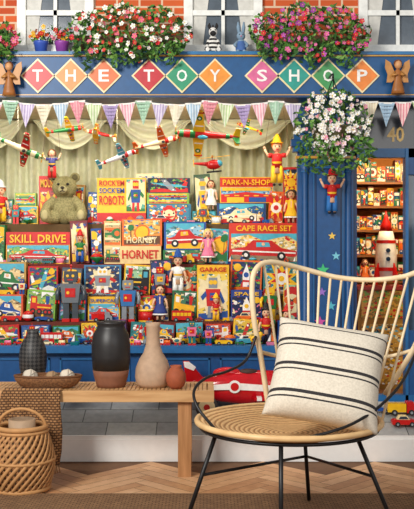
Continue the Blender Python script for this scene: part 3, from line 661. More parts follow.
# ------------------------------------------------------------------ aircraft
PLG='tin planes hanging in the shop window'
def plane(px,py,Y,L,ang,roll,cf,cw,ct,label,bi=False):
    T=at(px,py,Y)@Matrix.Rotation(math.radians(ang),4,'Y')@Matrix.Rotation(math.radians(roll),4,'X')
    r=thing('toy_plane',label,'toy plane',P(px,py,Y),PLG)
    f,w,t_=M(cf,.3),M(cw,.3),M(ct,.3)
    b=MB(T); b.lathe([(.3,-L*.5),(L*.022,-L*.46),(L*.044,-L*.2),(L*.062,L*.1),(L*.064,L*.34),(L*.048,L*.45),(.3,L*.49)],f,14,ax='x').lathe([(L*.065,L*.2),(L*.066,L*.28)],t_,14,ax='x',cap=False).lathe([(L*.038,-L*.34),(L*.046,-L*.28)],t_,14,ax='x',cap=False).lathe([(L*.066,L*.38),(L*.056,L*.45)],t_,14,ax='x',cap=False); b.build('fuselage',r)
    b=MB(T); b.ball((L*.08,0,L*.055),(L*.09,L*.036,L*.045),M(CYA,.15),8); b.build('canopy',r)
    for z in ((-L*.05,L*.12) if bi else (0,)):
        b=MB(T); b.slab([(L*.24,-L*.04),(L*.19,-L*.44),(L*.16,-L*.47),(L*.1,-L*.46),(L*.05,-L*.05),(L*.05,L*.05),(L*.1,L*.46),(L*.16,L*.47),(L*.19,L*.44),(L*.24,L*.04)],z-L*.01,z+L*.01,w)
        for s in (-1,1):
            for zz in (z-L*.012,z+L*.012):
                b.poly([(L*.145+L*.045*math.cos(k*PI/5),s*L*.32+L*.045*math.sin(k*PI/5),zz) for k in range(10)],t_)
                b.poly([(L*.145+L*.02*math.cos(k*PI/5),s*L*.32+L*.02*math.sin(k*PI/5),zz*1.3) for k in range(10)],M(WHT,.4))
            for q in (.16,.41): b.slab([(L*.075,s*L*q),(L*.205,s*L*q),(L*.205,s*L*(q+.022)),(L*.075,s*L*(q+.022))],z-L*.0115,z+L*.0115,M(WHT if q<.3 else cf,.4))
        b.build('wing',r)
    if bi:
        for s in (-1,1): b=MB(T); b.tube([(L*.14,s*L*.3,-L*.05),(L*.14,s*L*.3,L*.12)],L*.012,t_,5); b.build('strut',r)
    b=MB(T); b.slab([(-L*.39,-L*.02),(-L*.43,-L*.17),(-L*.5,-L*.17),(-L*.5,L*.17),(-L*.43,L*.17),(-L*.39,L*.02)],-L*.008,L*.008,w); b.build('tailplane',r)
    b=MB(T); b.prism([(-L*.38,L*.02),(-L*.45,L*.16),(-L*.51,L*.16),(-L*.49,0)],-L*.008,L*.008,t_); b.build('fin',r)
    b=MB(T); b.ball((L*.5,0,0),L*.028,t_,8); b.slab([(L*.5,-L*.13),(L*.515,-L*.13),(L*.515,L*.13),(L*.5,L*.13)],-L*.014,L*.014,M(YEL,.3)); b.build('propeller',r)
    for s in (-1,1):
        b=MB(T); b.lathe([(L*.035,-L*.012),(L*.035,L*.012)],M(BLK),10,(L*.16,s*L*.09,-L*.11),ax='y').tube([(L*.14,s*L*.05,-L*.04),(L*.16,s*L*.09,-L*.11)],L*.01,t_,5); b.build('landing_wheel',r)
    b=MB(); p=P(px,py,Y); b.tube([tuple(p),(p.x,p.y,zc-.003)],.001,M((200,195,180)),4); b.build('string',r)
plane(18,147,5.42,52,24,-40,CRE,RED,GRN,'cream tin plane with red wings diving right at the far left of the window')
plane(64,130,5.55,38,-8,-36,GRN,YEL,RED,'green tin plane with yellow wings upper left of the window')
plane(101,134,5.62,32,-168,24,RED,YEL,CRE,'red biplane with yellow wings nearest the centre left',bi=True)
plane(117,158,5.42,42,-20,-34,WHT,CYA,RED,'white tin plane with pale blue wings below the biplane')
plane(156,143,5.5,46,-14,-40,(244,220,170),ORA,RED,'cream and orange tin plane in the top centre of the window')
plane(208,135,5.4,64,-176,44,RED,YEL,GRN,'big red tin plane with yellow wings at the top right of centre')
plane(250,128,5.65,26,-160,36,YEL,GRN,RED,'yellow tin plane with green wings left of the clown marionette')
def heli(px,py,Y):
    T=at(px,py,Y)@Matrix.Rotation(-.1,4,'Y'); r=thing('toy_helicopter','red and yellow tin helicopter under the big red plane','toy helicopter',P(px,py,Y))
    b=MB(T); b.ball((4,0,0),(8,4,5),M(RED,.3),12).tube([(-2,0,1),(-16,0,3)],[2.4,.8],M(RED,.3),8); b.build('fuselage',r)
    b=MB(T); b.ball((8.5,0,.6),(4.2,3.6,3.6),M(CYA,.1),10); b.build('cockpit',r)
    b=MB(T); b.tube([(3,0,4),(3,0,7.5)],.6,M(GRY),6); b.slab([(-15,-.9),(21,-.9),(21,.9),(-15,.9)],7.2,7.7,M(YEL)).slab([(2.1,-16),(3.9,-16),(3.9,16),(2.1,16)],7.2,7.7,M(YEL)); b.build('rotor',r)
    b=MB(T); b.box((-16.5,-.5,0),(-15.5,.5,7),M(YEL)); b.build('tail_rotor',r)
    for s in (-1,1):
        b=MB(T); b.tube([(-4,s*3,-7),(11,s*3,-7)],.6,M(BLK),5).tube([(3,s*2,-3),(3,s*3,-7)],.5,M(BLK),5); b.build('skid',r)
    p=P(px,py,Y); b=MB(); b.tube([tuple(p),(p.x,p.y,zc-.003)],.001,M((200,195,180)),4); b.build('string',r)
heli(210,165,5.5)
# ------------------------------------------------------------------ teddy bear
fur=weave('bear_fur',(112,106,68),(152,144,98),90)
T=Matrix.Translation(Vector((0,-.02,0.004)))@tb(4,65,.045)
tr=thing('teddy_bear','large olive grey teddy bear sitting among the boxes at upper left','teddy bear',T.translation)
b=MB(T); b.ball((0,2,14),(13,9.5,15),fur,16).ball((0,0,36),(12.5,10,11.5),fur,16)
for s in (-1,1):
    b.ball((s*10.5,1,46),(5,3,5),fur,12)
    b.tube([(s*9,0,24),(s*16,-3,17),(s*19,-6,10)],[5,5,4.6],fur,12).ball((s*19,-6,9),(4.8,4.8,4.8),fur,10)
    b.tube([(s*7,-1,6),(s*14,-5,5.5),(s*17,-8,7)],[6.5,6,5.5],fur,12).ball((s*17.5,-8.5,8),(6,4.5,7.5),fur,12)
b.ball((0,-9,33),(6,4.5,5),fur,12)
bo=b.build('body',tr)
md=bo.modifiers.new('r','REMESH'); md.mode='VOXEL'; md.voxel_size=.006; md.use_smooth_shade=True
for s in (-1,1):
    b=MB(T); b.ball((s*4.6,-9,38.5),1.5,M(BLK,.1),8); b.build('eye',tr)
    b=MB(T); b.ball((s*17.8,-12.2,8),(3.6,1.2,5),M((182,172,126),.9),10); b.build('foot_pad',tr)
    b=MB(T); b.ball((s*10.5,-1.6,46),(3,1,3),M((96,88,56),.9),10); b.build('inner_ear',tr)
b=MB(T); b.ball((0,-12.4,33),(4.6,1.6,3.8),M((176,168,124),.9),10); b.build('muzzle',tr)
b=MB(T); b.ball((0,-14,34.8),(2.1,1.2,1.5),M((50,36,26),.3),8).tube([(-2.4,-13.8,31),(0,-14.4,31.8),(2.4,-13.8,31)],.5,M((50,36,26)),5).tube([(0,-14.2,34),(0,-14.4,31.8)],.4,M((50,36,26)),5); b.build('nose',tr)
# ------------------------------------------------------------------ fascia sign
YS=5.0
sg=thing('shop_sign','long blue shop sign with lettered diamond tiles above the window','shop sign',(0,5.1,Z(98,YS)))
zt=Z(52,YS); zb=Z(98,YS)
b=MB(); b.box((-1.7,YS,zb),(1.7,YF-.001,zt-.001),M((12,80,134),.45)); b.build('board',sg)
b=MB(); b.box((-1.72,YS-.02,zt-.018),(1.72,YF-.001,zt),M((32,108,160),.4)).box((-1.7,YS-.012,zt-.026),(1.7,YS,zt-.018),gold).box((-1.72,YS-.02,zb),(1.72,YS,zb+.012),M((12,62,110),.4)).box((-1.7,YS-.01,zb+.012),(1.7,YS,zb+.019),gold); b.build('moulding',sg)
tiles=[(38,'T',(196,30,36)),(71,'H',(234,140,60)),(104,'E',(224,110,50)),(149,'T',(190,30,44)),(182,'O',(44,150,110)),(215,'Y',(232,146,50)),(262,'S',(216,104,150)),(294,'H',(30,150,136)),(328,'O',(64,150,84)),(362,'P',(232,130,44))]
for px,ch,c in tiles:
    p=P(px,76,YS); r=S(17.5,YS)
    b=MB(); b.prism([(p.x-r,p.z),(p.x,p.z-r),(p.x+r,p.z),(p.x,p.z+r)],YS-.008,YS,M(CRE,.4)); q=r*.87
    b.prism([(p.x-q,p.z),(p.x,p.z-q),(p.x+q,p.z),(p.x,p.z+q)],YS-.011,YS-.006,M(c,.4)); ti=b.build('letter_tile',sg)
    b=MB(); h=S(6,YS); w=S(5.2,YS); b.text(ch,p.x-w,p.z-h,p.x+w,p.z+h,YS-.013,M(WHT,.4)); b.build('letter',ti)
def fairy(px,py,label):
    Y=4.93; T=at(px,py,Y); gm=M((160,98,42),.45); gm2=M((192,134,68),.45)
    r=thing('fairy_ornament',label,'ornament',T.translation,'golden fairy ornaments on the sign')
    b=MB(T); b.lathe([(7,0),(6,5),(3.2,16),(3.6,22),(1.4,25),(1.4,27)],gm,14,sy=.7).ball((0,-1,29),(3.8,3.8,4.4),M((206,150,100),.5),10)
    for s in (-1,1): b.tube([(s*2.4,0,22),(s*6,-3,18),(s*2,-5,19)],[1.5,1.3,1],gm2,7)
    b.build('body',r)
    for s in (-1,1):
        b=MB(T); b.prism([(s*2,20),(s*7,32),(s*12,35),(s*12.5,27),(s*10,20),(s*11,12),(s*6,12),(s*3,15)],2,3.2,gm2); b.build('wing',r)
    b=MB(T); b.ball((0,.4,30.5),(4.4,4,4.2),M((120,66,30),.6),10); b.build('hair',r)
    b=MB(T); b.box((-2,1,8),(2,9,12),gm); b.build('bracket',r)
fairy(9,96,'golden brown winged fairy ornament at the left end of the sign'); fairy(398,94,'golden brown winged fairy ornament at the right end of the sign')
# ------------------------------------------------------------------ bunting
def bunting(xs,yfun,Y,label,pal):
    p0=P(xs[0],yfun(xs[0]),Y); r=thing('bunting',label,'bunting',p0)
    b=MB(); b.tube([tuple(P(x,yfun(x),Y)) for x in [xs[0]-4+ i*((xs[-1]+8-xs[0])/60.) for i in range(61)]],.0025,M(WHT),5); b.build('cord',r)
    for i,x in enumerate(xs):
        c1,c2=pal[i%len(pal)]; hw=8.2; hh=24; T=at(x,yfun(x),Y)@Matrix.Rotation(random.uniform(-.08,.08),4,'Y')
        b=MB(T); n=12
        fy=lambda q:.8*math.sin(q*.5+i)
        cm_=tuple((p_+q_)//2 for p_,q_ in zip(c1,c2))
        for k in range(n):
            a=-hw+2*hw*k/n; c=a+2*hw/n; m=M(c1 if k%2==0 else (cm_ if i%2 else c2),.8)
            za=-hh*(1-abs(a)/hw); zc_=-hh*(1-abs(c)/hw)
            pts=[(a,fy(a),0),(c,fy(c),0)]
            if abs(c)<hw-.01: pts.append((c,fy(c),zc_))
            if abs(a)<hw-.01: pts.append((a,fy(a),za))
            b.poly(pts,m)
        if i%2:   # gingham: cross bars woven over the stripes
            for k in range(6):
                z=-1.5-k*3.6; z2=z-1.7; w1=hw*(1+z/hh)-.2; w2=hw*(1+z2/hh)-.2
                if w2>0: b.poly([(-w1,fy(-w1)-.9,z),(w1,fy(w1)-.9,z),(w2,fy(w2)-.9,z2),(-w2,fy(-w2)-.9,z2)],M(c1,.8))
        b.box((-hw,-.3,-1),(hw,.3,.6),M(WHT,.8)); b.build('flag',r)
PA=[((226,160,174),(242,214,216)),((160,196,168),(216,230,218)),((180,164,200),(220,212,228)),((232,224,200),(224,206,176)),((158,186,208),(214,226,234)),((220,140,152),(240,208,204)),((184,206,152),(228,232,206)),((170,150,194),(212,202,222))]
bunting([-6+16.6*i for i in range(19)],lambda x:101+4*abs(math.sin((x-10)/66.*PI)),4.9,'long string of pastel patterned bunting flags below the shop sign',PA)
bunting([370+16.6*i for i in range(4)],lambda x:100+3*abs(math.sin((x-352)/80.*PI)),4.92,'short string of pastel bunting flags above the doorway',PA[3:]+PA[:3])
# ------------------------------------------------------------------ flowers
FM={}
def flowergeo(b,c,T,sc):
    m=M(c,.7)
    for k in range(5):
        a=2*PI*k/5; q=[(0,0)]+[(math.cos(a+d)*r,math.sin(a+d)*r) for d,r in ((-.55,.75),(-.25,1),(.25,1),(.55,.75))]
        b.poly([tuple(T@(Vector((u,-.35*(u*u+v*v)**.5,v))*sc)) for u,v in q],m)
    b.ball(tuple(T@(Vector((0,-.12,0))*sc)),.2*sc,M((236,200,70),.7),5)
def flowermesh(c):
    if c in FM: return FM[c]
    b=MB(); flowergeo(b,c,Matrix(),1.)
    bmesh.ops.recalc_face_normals(b.bm,faces=b.bm.faces[:])
    me=bpy.data.meshes.new('flower'); b.bm.to_mesh(me); b.bm.free()
    for x in b.ms: me.materials.append(x)
    FM[c]=me; return me
GR=[M((50,96,36),.7),M((82,132,48),.7),M((34,70,28),.7),M((116,160,70),.7)]
def plant(r,pts_fn,nl,nf,cols,ls,fs,extra=0,trails=()):
    b=MB()
    def leaf(c):
        d=Vector((random.gauss(0,1),random.gauss(-.6,.6),random.gauss(-.1,.8))).normalized(); s=d.cross(Vector((random.random(),random.random(),.3))).normalized()
        l=ls*random.uniform(.7,1.4)
        b.poly([tuple(c-d*l),tuple(c-d*l*.2+s*l*.45),tuple(c+d*l),tuple(c-d*l*.2-s*l*.45)],random.choice(GR))
    for i in range(nl): leaf(pts_fn(.0))
    for a,c in trails:
        n=12; pts=[a.lerp(c,k/n)+Vector((.012*math.sin(k*1.1),-.02*math.sin(PI*k/n),0)) for k in range(n+1)]
        b.tube([tuple(q) for q in pts],.0025,GR[1],4)
        for q in pts: leaf(q); leaf(q+Vector((random.gauss(0,.012),-.005,random.gauss(0,.012)))); leaf(q+Vector((random.gauss(0,.014),-.005,random.gauss(0,.012))))
    b.build('foliage',r)
    for i in range(nf):
        c=pts_fn(1.); o=bpy.data.objects.new('flower',flowermesh(random.choice(cols))); C.objects.link(o); o.parent=r
        o.location=c-W[r.name]; o.rotation_euler=(random.gauss(0,.5)+.2,random.uniform(0,6),random.gauss(0,.5)); k=fs*random.uniform(.8,1.25); o.scale=(k,k,k)
    if extra:
        b=MB()
        for i in range(extra):
            c=pts_fn(1.)+Vector((0,.012,0)); T=Matrix.Translation(c)@Matrix.Rotation(random.gauss(0,.6),4,'Z')@Matrix.Rotation(random.gauss(.2,.5),4,'X')
            flowergeo(b,random.choice(cols),T,fs*random.uniform(.5,.85))
        o=b.build('small_blossoms',r); o['kind']='stuff'
def flowerbox(x0,x1,yt,yb,label,cols,nf=90,nl=1100,ex=60):
    Y=5.06; r=thing('flower_box',label,'flower box',(X((x0+x1)/2,Y),Y+.02,zt),'flower boxes on top of the shop sign')
    b=MB(); a=X(x0+10,Y); c=X(x1-10,Y); b.loft([(a,5.0,zt+.001),(c,5.0,zt+.001),(c,5.13,zt+.001),(a,5.13,zt+.001)],[(a-.01,4.99,zt+.09),(c+.01,4.99,zt+.09),(c+.01,5.14,zt+.09),(a-.01,5.14,zt+.09)],M((96,64,42),.8)); b.build('trough',r)
    hx=(x1-x0)/2; mx=(x0+x1)/2
    def fn(front):
        while True:
            u=random.uniform(-1,1); v=random.uniform(-1,1)
            if u*u+v*v<1: break
        edge=math.sqrt(max(0,1-u*u-v*v))
        py=(yt+yb)/2+v*(yb-yt)/2+3*math.sin(u*9)
        if v>.2: py-=(v-.2)*8*(.5+.5*math.sin(u*11+x0))
        Yp=4.945-(.06*edge) if front else (4.955-random.uniform(0,.06)*edge if py>46 else 4.97+random.uniform(-.05*edge,.1))
        return P(mx+u*hx,py,Yp)
    tr=[]
    for i in range(12):
        px=x0+8+(x1-x0-16)*(i+.5)/12
        onletter=min(abs(px-q[0]) for q in tiles)<10
        tr.append((P(px,yb-18,4.94),P(px+random.uniform(-3,3),yb+(random.uniform(-8,-3) if onletter else random.uniform(0,9)),4.95)))
    plant(r,fn,nl,nf,cols,.017,.0138,ex,tr)
flowerbox(66,192,4,60,'flower box overflowing with white, pink and red blooms left of centre on the sign',[WHT,WHT,WHT,WHT,(236,110,140),(214,34,50),(214,34,50)])
flowerbox(248,372,4,60,'flower box of pink, purple and red blooms right of centre on the sign',[(214,60,140),(160,60,160),(186,80,180),(206,30,50),(230,110,170),(206,30,50)])
flowerbox(-40,20,22,52,'flower box with pink blooms cut by the left edge',[(220,76,130),PNK,(200,46,80)],50,340,30)
Yh=4.84
hb=thing('hanging_basket','hanging basket of mostly white flowers in front of the blue pilaster','hanging basket',tuple(P(333,158,Yh)))
c0=P(333,130,Yh); b=MB(); b.lathe([(.03,-.11),(.1,-.07),(.12,0),(.125,.01)],weave('moss',(60,60,34),(96,90,52),50),16,tuple(c0)); b.build('basket_bowl',hb)
hook=P(333,78,Yh)
for k in range(3):
    b=MB(); b.tube([(c0.x+.12*math.cos(k*2.1+.5),c0.y+.12*math.sin(k*2.1+.5),c0.z),tuple(hook)],.003,M(BLK),5); b.build('chain',hb)
b=MB(); b.tube([tuple(hook),(hook.x,hook.y,hook.z+.02),(hook.x,4.9,hook.z+.03),(hook.x,4.985,hook.z+.03)],.006,M(BLK),6); b.build('bracket',hb)
def fnh(front):
    while True:
        u,v,w=(random.uniform(-1,1) for _ in range(3))
        if u*u+v*v+w*w<1: break
    if front: w=-math.sqrt(max(0,1-u*u-v*v))
    taper=1 if v<.2 else 1-.5*(v-.2)/.8
    return P(333+u*40*taper,125+v*38,Yh+w*.13)
tr=[(P(333+dx,138,Yh-.1),P(333+dx*1.1,160+dl,Yh-.06)) for dx,dl in ((-30,4),(-24,8),(-16,12),(-8,14),(0,10),(6,16),(16,8),(24,10),(30,4),(35,-4))]
plant(hb,fnh,900,98,[WHT]*7+[(244,214,222),(236,150,180)],.016,.015,150,tr)
def pot(px,c,cols,label):
    Y=5.1; z=zt+.001; r=thing('flower_pot',label,'flower pot',(X(px,Y),Y,z),'flower pots on the window ledge')
    b=MB(); b.lathe([(S(5,Y),0),(S(7,Y),S(11,Y)),(S(7.6,Y),S(12,Y)),(S(7.6,Y),S(14,Y))],M(c,.4),14,(X(px,Y),Y,z)); b.build('pot',r)
    def fn(front): return Vector((X(px,Y)+max(-.055,min(.055,random.gauss(0,.026))),Y-.03*front+random.gauss(0,.015),z+S(14,Y)+abs(random.gauss(.03,.025))))
    plant(r,fn,80,16,cols,.012,.012)
pot(41,(60,90,180),[YEL,ORA,RED],'blue flower pot with yellow and red blooms on the left ledge')
pot(62,(150,70,160),[YEL,PNK,RED],'purple flower pot with mixed blooms on the left ledge')
# ledge toys
T=Matrix.Translation(Vector((X(213,5.05),5.05,zt+.001)))@Matrix.Scale(S(.86,5.05),4)
zw=M((232,230,224),.8); zk=M((30,29,30),.8)
r=thing('toy_zebra','black and white striped plush zebra sitting on the middle ledge','toy zebra',T.translation)
b=MB(T)
def zl(prof,c=(0,0,0),n=14,sy=.85):
    for i in range(len(prof)-1): b.lathe([prof[i],prof[i+1]],zw if i%2 else zk,n,c,sy=sy,cap=(i in (0,len(prof)-2)))
zl([(4,0),(6.4,2.5),(7.4,5),(7.6,7.5),(7.2,10),(6.4,12.5),(5.4,15),(4.4,17.5),(3.4,20),(2.8,22)])
b.ball((0,-1,25),(5,5,5.6),zw,12).ball((0,-5,22.6),(3.6,4,3.2),zk,10)
for s in (-1,1):
    b.tube([(s*2.6,1,28),(s*4.6,1,33),(s*4,1,36)],[1.6,2,.6],zk,8)
    for i in range(4):
        b.tube([(s*(5+i*.8),-1-i*1.6,15-i*3),(s*(5+(i+1)*.8),-1-(i+1)*1.6,15-(i+1)*3)],2.1-.1*i,zk if i%2 else zw,8)
        b.tube([(s*(4+i*.6),-2-i*2.4,3),(s*(4+(i+1)*.6),-2-(i+1)*2.4,2.8)],2.7-.1*i,zw if i%2 else zk,8)
b.build('body',r)
b=MB(T); b.prism([(-.8,22),(.8,22),(1.2,33),(0,34.5),(-1.2,33)],1.5,6,zk); b.build('mane',r)
for s in (-1,1): b=MB(T); b.ball((s*2.6,-5.2,26.6),.9,zk,6); b.build('eye',r)
T=Matrix.Translation(Vector((X(241,5.05),5.05,zt+.001)))@Matrix.Scale(S(.8,5.05),4)
r=thing('toy_rabbit','pale blue toy rabbit with upright ears on the middle ledge','toy rabbit',T.translation); bm_=M((130,156,178),.9)
b=MB(T); b.ball((0,0,9.5),(6.5,5.5,9.5),bm_,12).ball((0,-1,22),(5.6,5.2,5.6),bm_,12)
for s in (-1,1): b.tube([(s*2.4,0,25),(s*3.4,.5,33),(s*3.6,1,40)],[1.8,2.3,.9],bm_,8).tube([(s*4,-1,15),(s*8,-4,10),(s*6,-6,8)],[2,2,1.8],bm_,8).ball((s*4,-4,2.2),(2.8,4.6,2.2),bm_,8)
b.build('body',r); b=MB(T); b.ball((0,-6.2,20.8),.9,M(PNK),6); b.build('nose',r)
for s in (-1,1): b=MB(T); b.ball((s*2.1,-5.6,23),.8,M(BLK),6); b.build('eye',r)
b=MB(T); b.lathe([(6.4,3),(7,8),(5,15)],M((70,106,166),.8),12,cap=False); b.build('waistcoat',r)
# ------------------------------------------------------------------ pilaster puppet and stars
Yp=YF-.1
d=doll(Matrix.Translation(Vector((X(332,Yp),Yp,Z(214,Yp))))@Matrix.Scale(S(.95,Yp),4),RED,BRN,'string puppet in red jacket and blue trousers hanging on the blue pilaster',hat=RED,trous=(40,110,180),arms='up',name='marionette',group='hanging puppets',cat='puppet')
o=W[d.name]; u=S(.95,Yp)
for s in (-1,1):
    b=MB(); b.tube([(o.x+s*12*u,o.y-2*u,o.z+36*u),(o.x+s*.02,YF-.09,Z(152))],.001,M(BRN),4); b.build('string',d)
for px,py,rr,c,l in ((323,270,6.5,(60,190,120),'green'),(336,256,4.5,(120,200,220),'pale blue'),(322,292,4.5,(150,110,200),'lavender'),(332,236,4,(240,200,80),'yellow'),(320,322,6,(200,80,160),'magenta'),(331,306,5,(80,180,200),'turquoise')):
    p=P(px,py,YF-.07); b=MB(); q=S(rr,YF)
    b.prism([(p.x+(q if i%2==0 else q*.42)*math.sin(PI*i/5),p.z+(q if i%2==0 else q*.42)*math.cos(PI*i/5)) for i in range(10)],YF-.073,YF-.0655,M(c,.4))
    tag(b.build('star_ornament'),l+' star stuck on the blue pilaster','star','stars on the pilaster')
# ------------------------------------------------------------------ doorway
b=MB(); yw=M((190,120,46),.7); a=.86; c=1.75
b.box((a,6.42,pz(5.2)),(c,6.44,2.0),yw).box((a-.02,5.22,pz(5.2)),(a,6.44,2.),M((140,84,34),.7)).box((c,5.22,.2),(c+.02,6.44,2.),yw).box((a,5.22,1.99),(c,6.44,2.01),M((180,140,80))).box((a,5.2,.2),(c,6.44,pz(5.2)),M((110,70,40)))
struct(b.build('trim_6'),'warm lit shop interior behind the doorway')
b=MB(); b.box((X(352),YF-.03,Z(158)),(X(470),YF+.02,Z(149)),lblue).box((X(352),YF-.03,Z(104)),(X(470),YF+.02,Z(98)),blue)
b.box((X(404),YF-.04,pz(5.165)),(X(407),YF+.03,Z(149)),lblue)
b.box((X(407),YF-.03,pz(5.17)),(X(430),YF+.03,Z(330)),blue).box((X(407),YF-.03,Z(175)),(X(430),YF+.03,Z(149)),blue).box((X(427),YF-.03,Z(330)),(X(430),YF+.03,Z(175)),blue)
b.box((X(430),YF-.03,pz(5.17)),(X(500),YF+.03,Z(98)),dblue)
b.box((X(352),YF-.03,pz(5.16)),(X(356),YF+.03,Z(149)),dblue)
b.box((X(352),YF-.04,pz(5.16)),(X(425),YF+.02,Z(394)),lblue); dw=struct(b.build('door_1'),'blue door frame with a dark fanlight and glazed side')
b=MB(); b.box((X(352),YF,Z(149)),(X(425),YF+.01,Z(104)),M((22,24,34),.15)); b.build('fanlight',dw)
b=MB(); b.box((X(407),YF,Z(330)),(X(427),YF+.01,Z(175)),M((60,84,104),.08)); b.build('side_glass',dw)
b=MB(); b.text('40',X(387),Z(142),X(404),Z(127),YF-.004,M((226,184,90),.3)); b.build('house_number',dw)
sh=thing('shelf_unit','wooden shelf unit full of toys inside the doorway','shelf unit',(1.2,6.15,pz(5.2)))
ys=[182,206,230,255,281,308,338]; Yq=6.0; wd=wood('shelf_wood',(130,80,40),(160,104,56))
for q in ys: b=MB(); b.box((.92,Yq,Z(q,Yq)-.014),(1.62,Yq+.3,Z(q,Yq)),wd); b.build('shelf',sh)
for xx in (.89,1.62): b=MB(); b.box((xx,Yq,pz(5.2)),(xx+.03,Yq+.3,1.9),wd); b.build('upright',sh)
cn=[('red',RED),('yellow',YEL),('blue',BLU),('green',GRN),('orange',ORA),('teal',TEA),('maroon',MAR),('cream',CRE)]
rn=['top','second','third','fourth','fifth','sixth','lowest']
arts=['robot','car','rocket','stripes','plane','train','burst','garage','sun']
for i,q in enumerate(ys):
    x=347; k=i*3
    hmax=(ys[i]-ys[i-1]-3) if i else 24
    n=0
    while x<407 and n<9:
        w=random.choice((6,7,9)); h=hmax*random.uniform(.6,.97); nm,cc=cn[k%8]; c2=cn[(k+3)%8][1]; c3=cn[(k+1)%8][1]
        carton(X(x,Yq+.03),X(x+w-.5,Yq+.03),Yq+.03,Z(q,Yq)+.0005,Z(q,Yq)+S(h,Yq),cc,'%s toy box with %s picture on the %s shelf inside the doorway'%(nm,{'burst':'starburst','stripes':'striped','sun':'sunset'}.get(arts[n],arts[n]),rn[i]),arts[n],(c2,c3,WHT),group='boxes on the doorway shelves',dep=.08,edge=tuple(int(v*.8) for v in cc))
        x+=w; k+=1; n+=1
Yc=5.55
r=thing('shop_counter','yellow panelled shop counter with red top inside the doorway','counter',(X(386,Yc),Yc+.15,pz(5.2)))
b=MB(); b.box((X(358,Yc),Yc,pz(5.2)),(X(408,Yc),Yc+.3,Z(290,Yc)),M((176,124,40),.6)); b.build('cabinet',r)
b=MB(); b.box((X(357,Yc),Yc-.02,Z(290,Yc)),(X(410,Yc),Yc+.32,Z(286,Yc)),M((150,40,30),.5)); b.build('top',r)
for i in range(3): b=MB(); b.box((X(361,Yc),Yc-.012,Z(384-i*33,Yc)),(X(405,Yc),Yc,Z(357-i*33,Yc)),printmat((206,150,60),PALS[i],i)); b.build('panel',r)
zk_=Z(286,Yc)+.001
T=Matrix.Translation(Vector((X(386,Yc+.1),Yc+.1,zk_)))@Matrix.Scale(S(1.2,Yc+.1),4)
r=thing('toy_rocket','tall white toy rocket with red nose, bands and fins on the shop counter','toy rocket',T.translation)
b=MB(T); b.lathe([(5.4,4),(8,8),(9,18),(8.8,28),(7.4,38),(5.6,45)],M(WHT,.35),20); b.build('hull',r)
b=MB(T); b.lathe([(5.6,45),(4,51),(1.6,57),(.3,62)],M(RED,.3),18); b.build('nose_cone',r)
for z0,z1,rr in ((12,15,9.05),(35,37.5,8.1)): b=MB(T); b.lathe([(rr,z0),(rr,z1)],M(RED,.3),20,cap=False); b.build('band',r)
for z,y in ((22,-9.1),(29,-8.9)): b=MB(T); b.lathe([(1.8,y-.6),(1.8,y+1)],M((40,60,90),.15),12,(0,0,z),ax='y'); b.build('porthole',r)
for k in range(4):
    b=MB(T@Matrix.Rotation(k*PI/2+.6,4,'Z')); b.prism([(6,6),(12,0),(13,9),(8.4,20)],-.7,.7,M(RED,.3)); b.build('fin',r)
doll(Matrix.Translation(Vector((X(365,Yc+.1),Yc+.1,zk_)))@Matrix.Scale(S(.62,Yc),4),(240,120,40),BRN,'small doll in orange dress left of the white rocket on the counter',group=None)
# ------------------------------------------------------------------ pedal plane on the pavement
Yk=5.02; T=Matrix.Translation(Vector((X(244,Yk),Yk,pz(4.96)+.006)))@Matrix.Scale(S(1.2,Yk),4)
r=thing('pedal_plane','red ride-on pedal plane with white flash and cream wheels under the shop window','pedal plane',T.translation)
rm=M((190,16,28),.12)
b=MB(T); b.lathe([(1,-47),(5,-44),(8.5,-34),(12,-20),(14,-4),(14.5,12),(14,28),(12,40),(8,46),(2,49)],rm,24,(0,3,24),sx=.72,ax='x'); b.build('fuselage',r)
b=MB(T); b.ball((-14,3,36),(12,5.5,5),rm,16); b.build('headrest',r)
b=MB(T); b.ball((4,3,37),(9,6,2.6),M((60,30,24),.6),14); b.build('cockpit',r)
b=MB(T); b.prism([(-36,28),(-34,32),(-46,46),(-51,46),(-48,28)],2,4,rm).prism([(-42,38),(-40,41),(-46,45.5),(-50.4,45.5),(-49.6,41)],1.4,2.2,M(WHT,.3)); b.build('tail_fin',r)
b=MB(T); b.slab([(-36,-8),(-47,-11),(-50,3),(-47,15),(-36,13)],26,27.6,rm); b.build('tailplane',r)
b=MB(T); b.slab([(8,-15),(24,-15),(28,3),(24,17),(8,17),(4,3)],15.6,18,rm).slab([(10,-15.2),(14,-15.2),(14,17.1),(10,17.1)],15.4,18.2,M(WHT,.3)); b.build('wing',r)
b=MB(T); b.prism([(-40,23),(-8,23.5),(30,21.5),(46,19),(30,26.5),(-8,29),(-36,26.5)],-7.9,-6.9,M(WHT,.3)); b.build('flash',r)
b=MB(T); b.lathe([(5.2,-8.6),(5.2,-7)],M(WHT,.3),18,(-8,0,26),ax='y').lathe([(3.4,-8.9),(3.4,-8.5)],M(RED,.3),18,(-8,0,26),ax='y'); b.build('roundel',r)
b=MB(T); b.ball((50,3,24),(3,3,3),M(YEL,.3),10).box((49,2,10),(50.4,4,38),M(CRE,.3)); b.build('propeller',r)
for x in (-31,24):
    for y in (-8,13):
        b=MB(T); b.lathe([(8,-2),(9.3,-1.4),(9.3,1.4),(8,2)],M((60,58,58),.6),22,(x,y,9.3),ax='y').lathe([(6.9,-2.4),(6.9,2.4)],M(CRE,.4),18,(x,y,9.3),ax='y').lathe([(2.6,-2.9),(2.6,2.9)],M(RED,.3),12,(x,y,9.3),ax='y'); b.build('wheel',r)
    b=MB(T); b.tube([(x,-7,9.3),(x,3,14),(x,12,9.3)],1.2,M(GRY,.4),8).tube([(x,3,14),(x,3,18)],1.4,M(GRY,.4),8); b.build('axle',r)
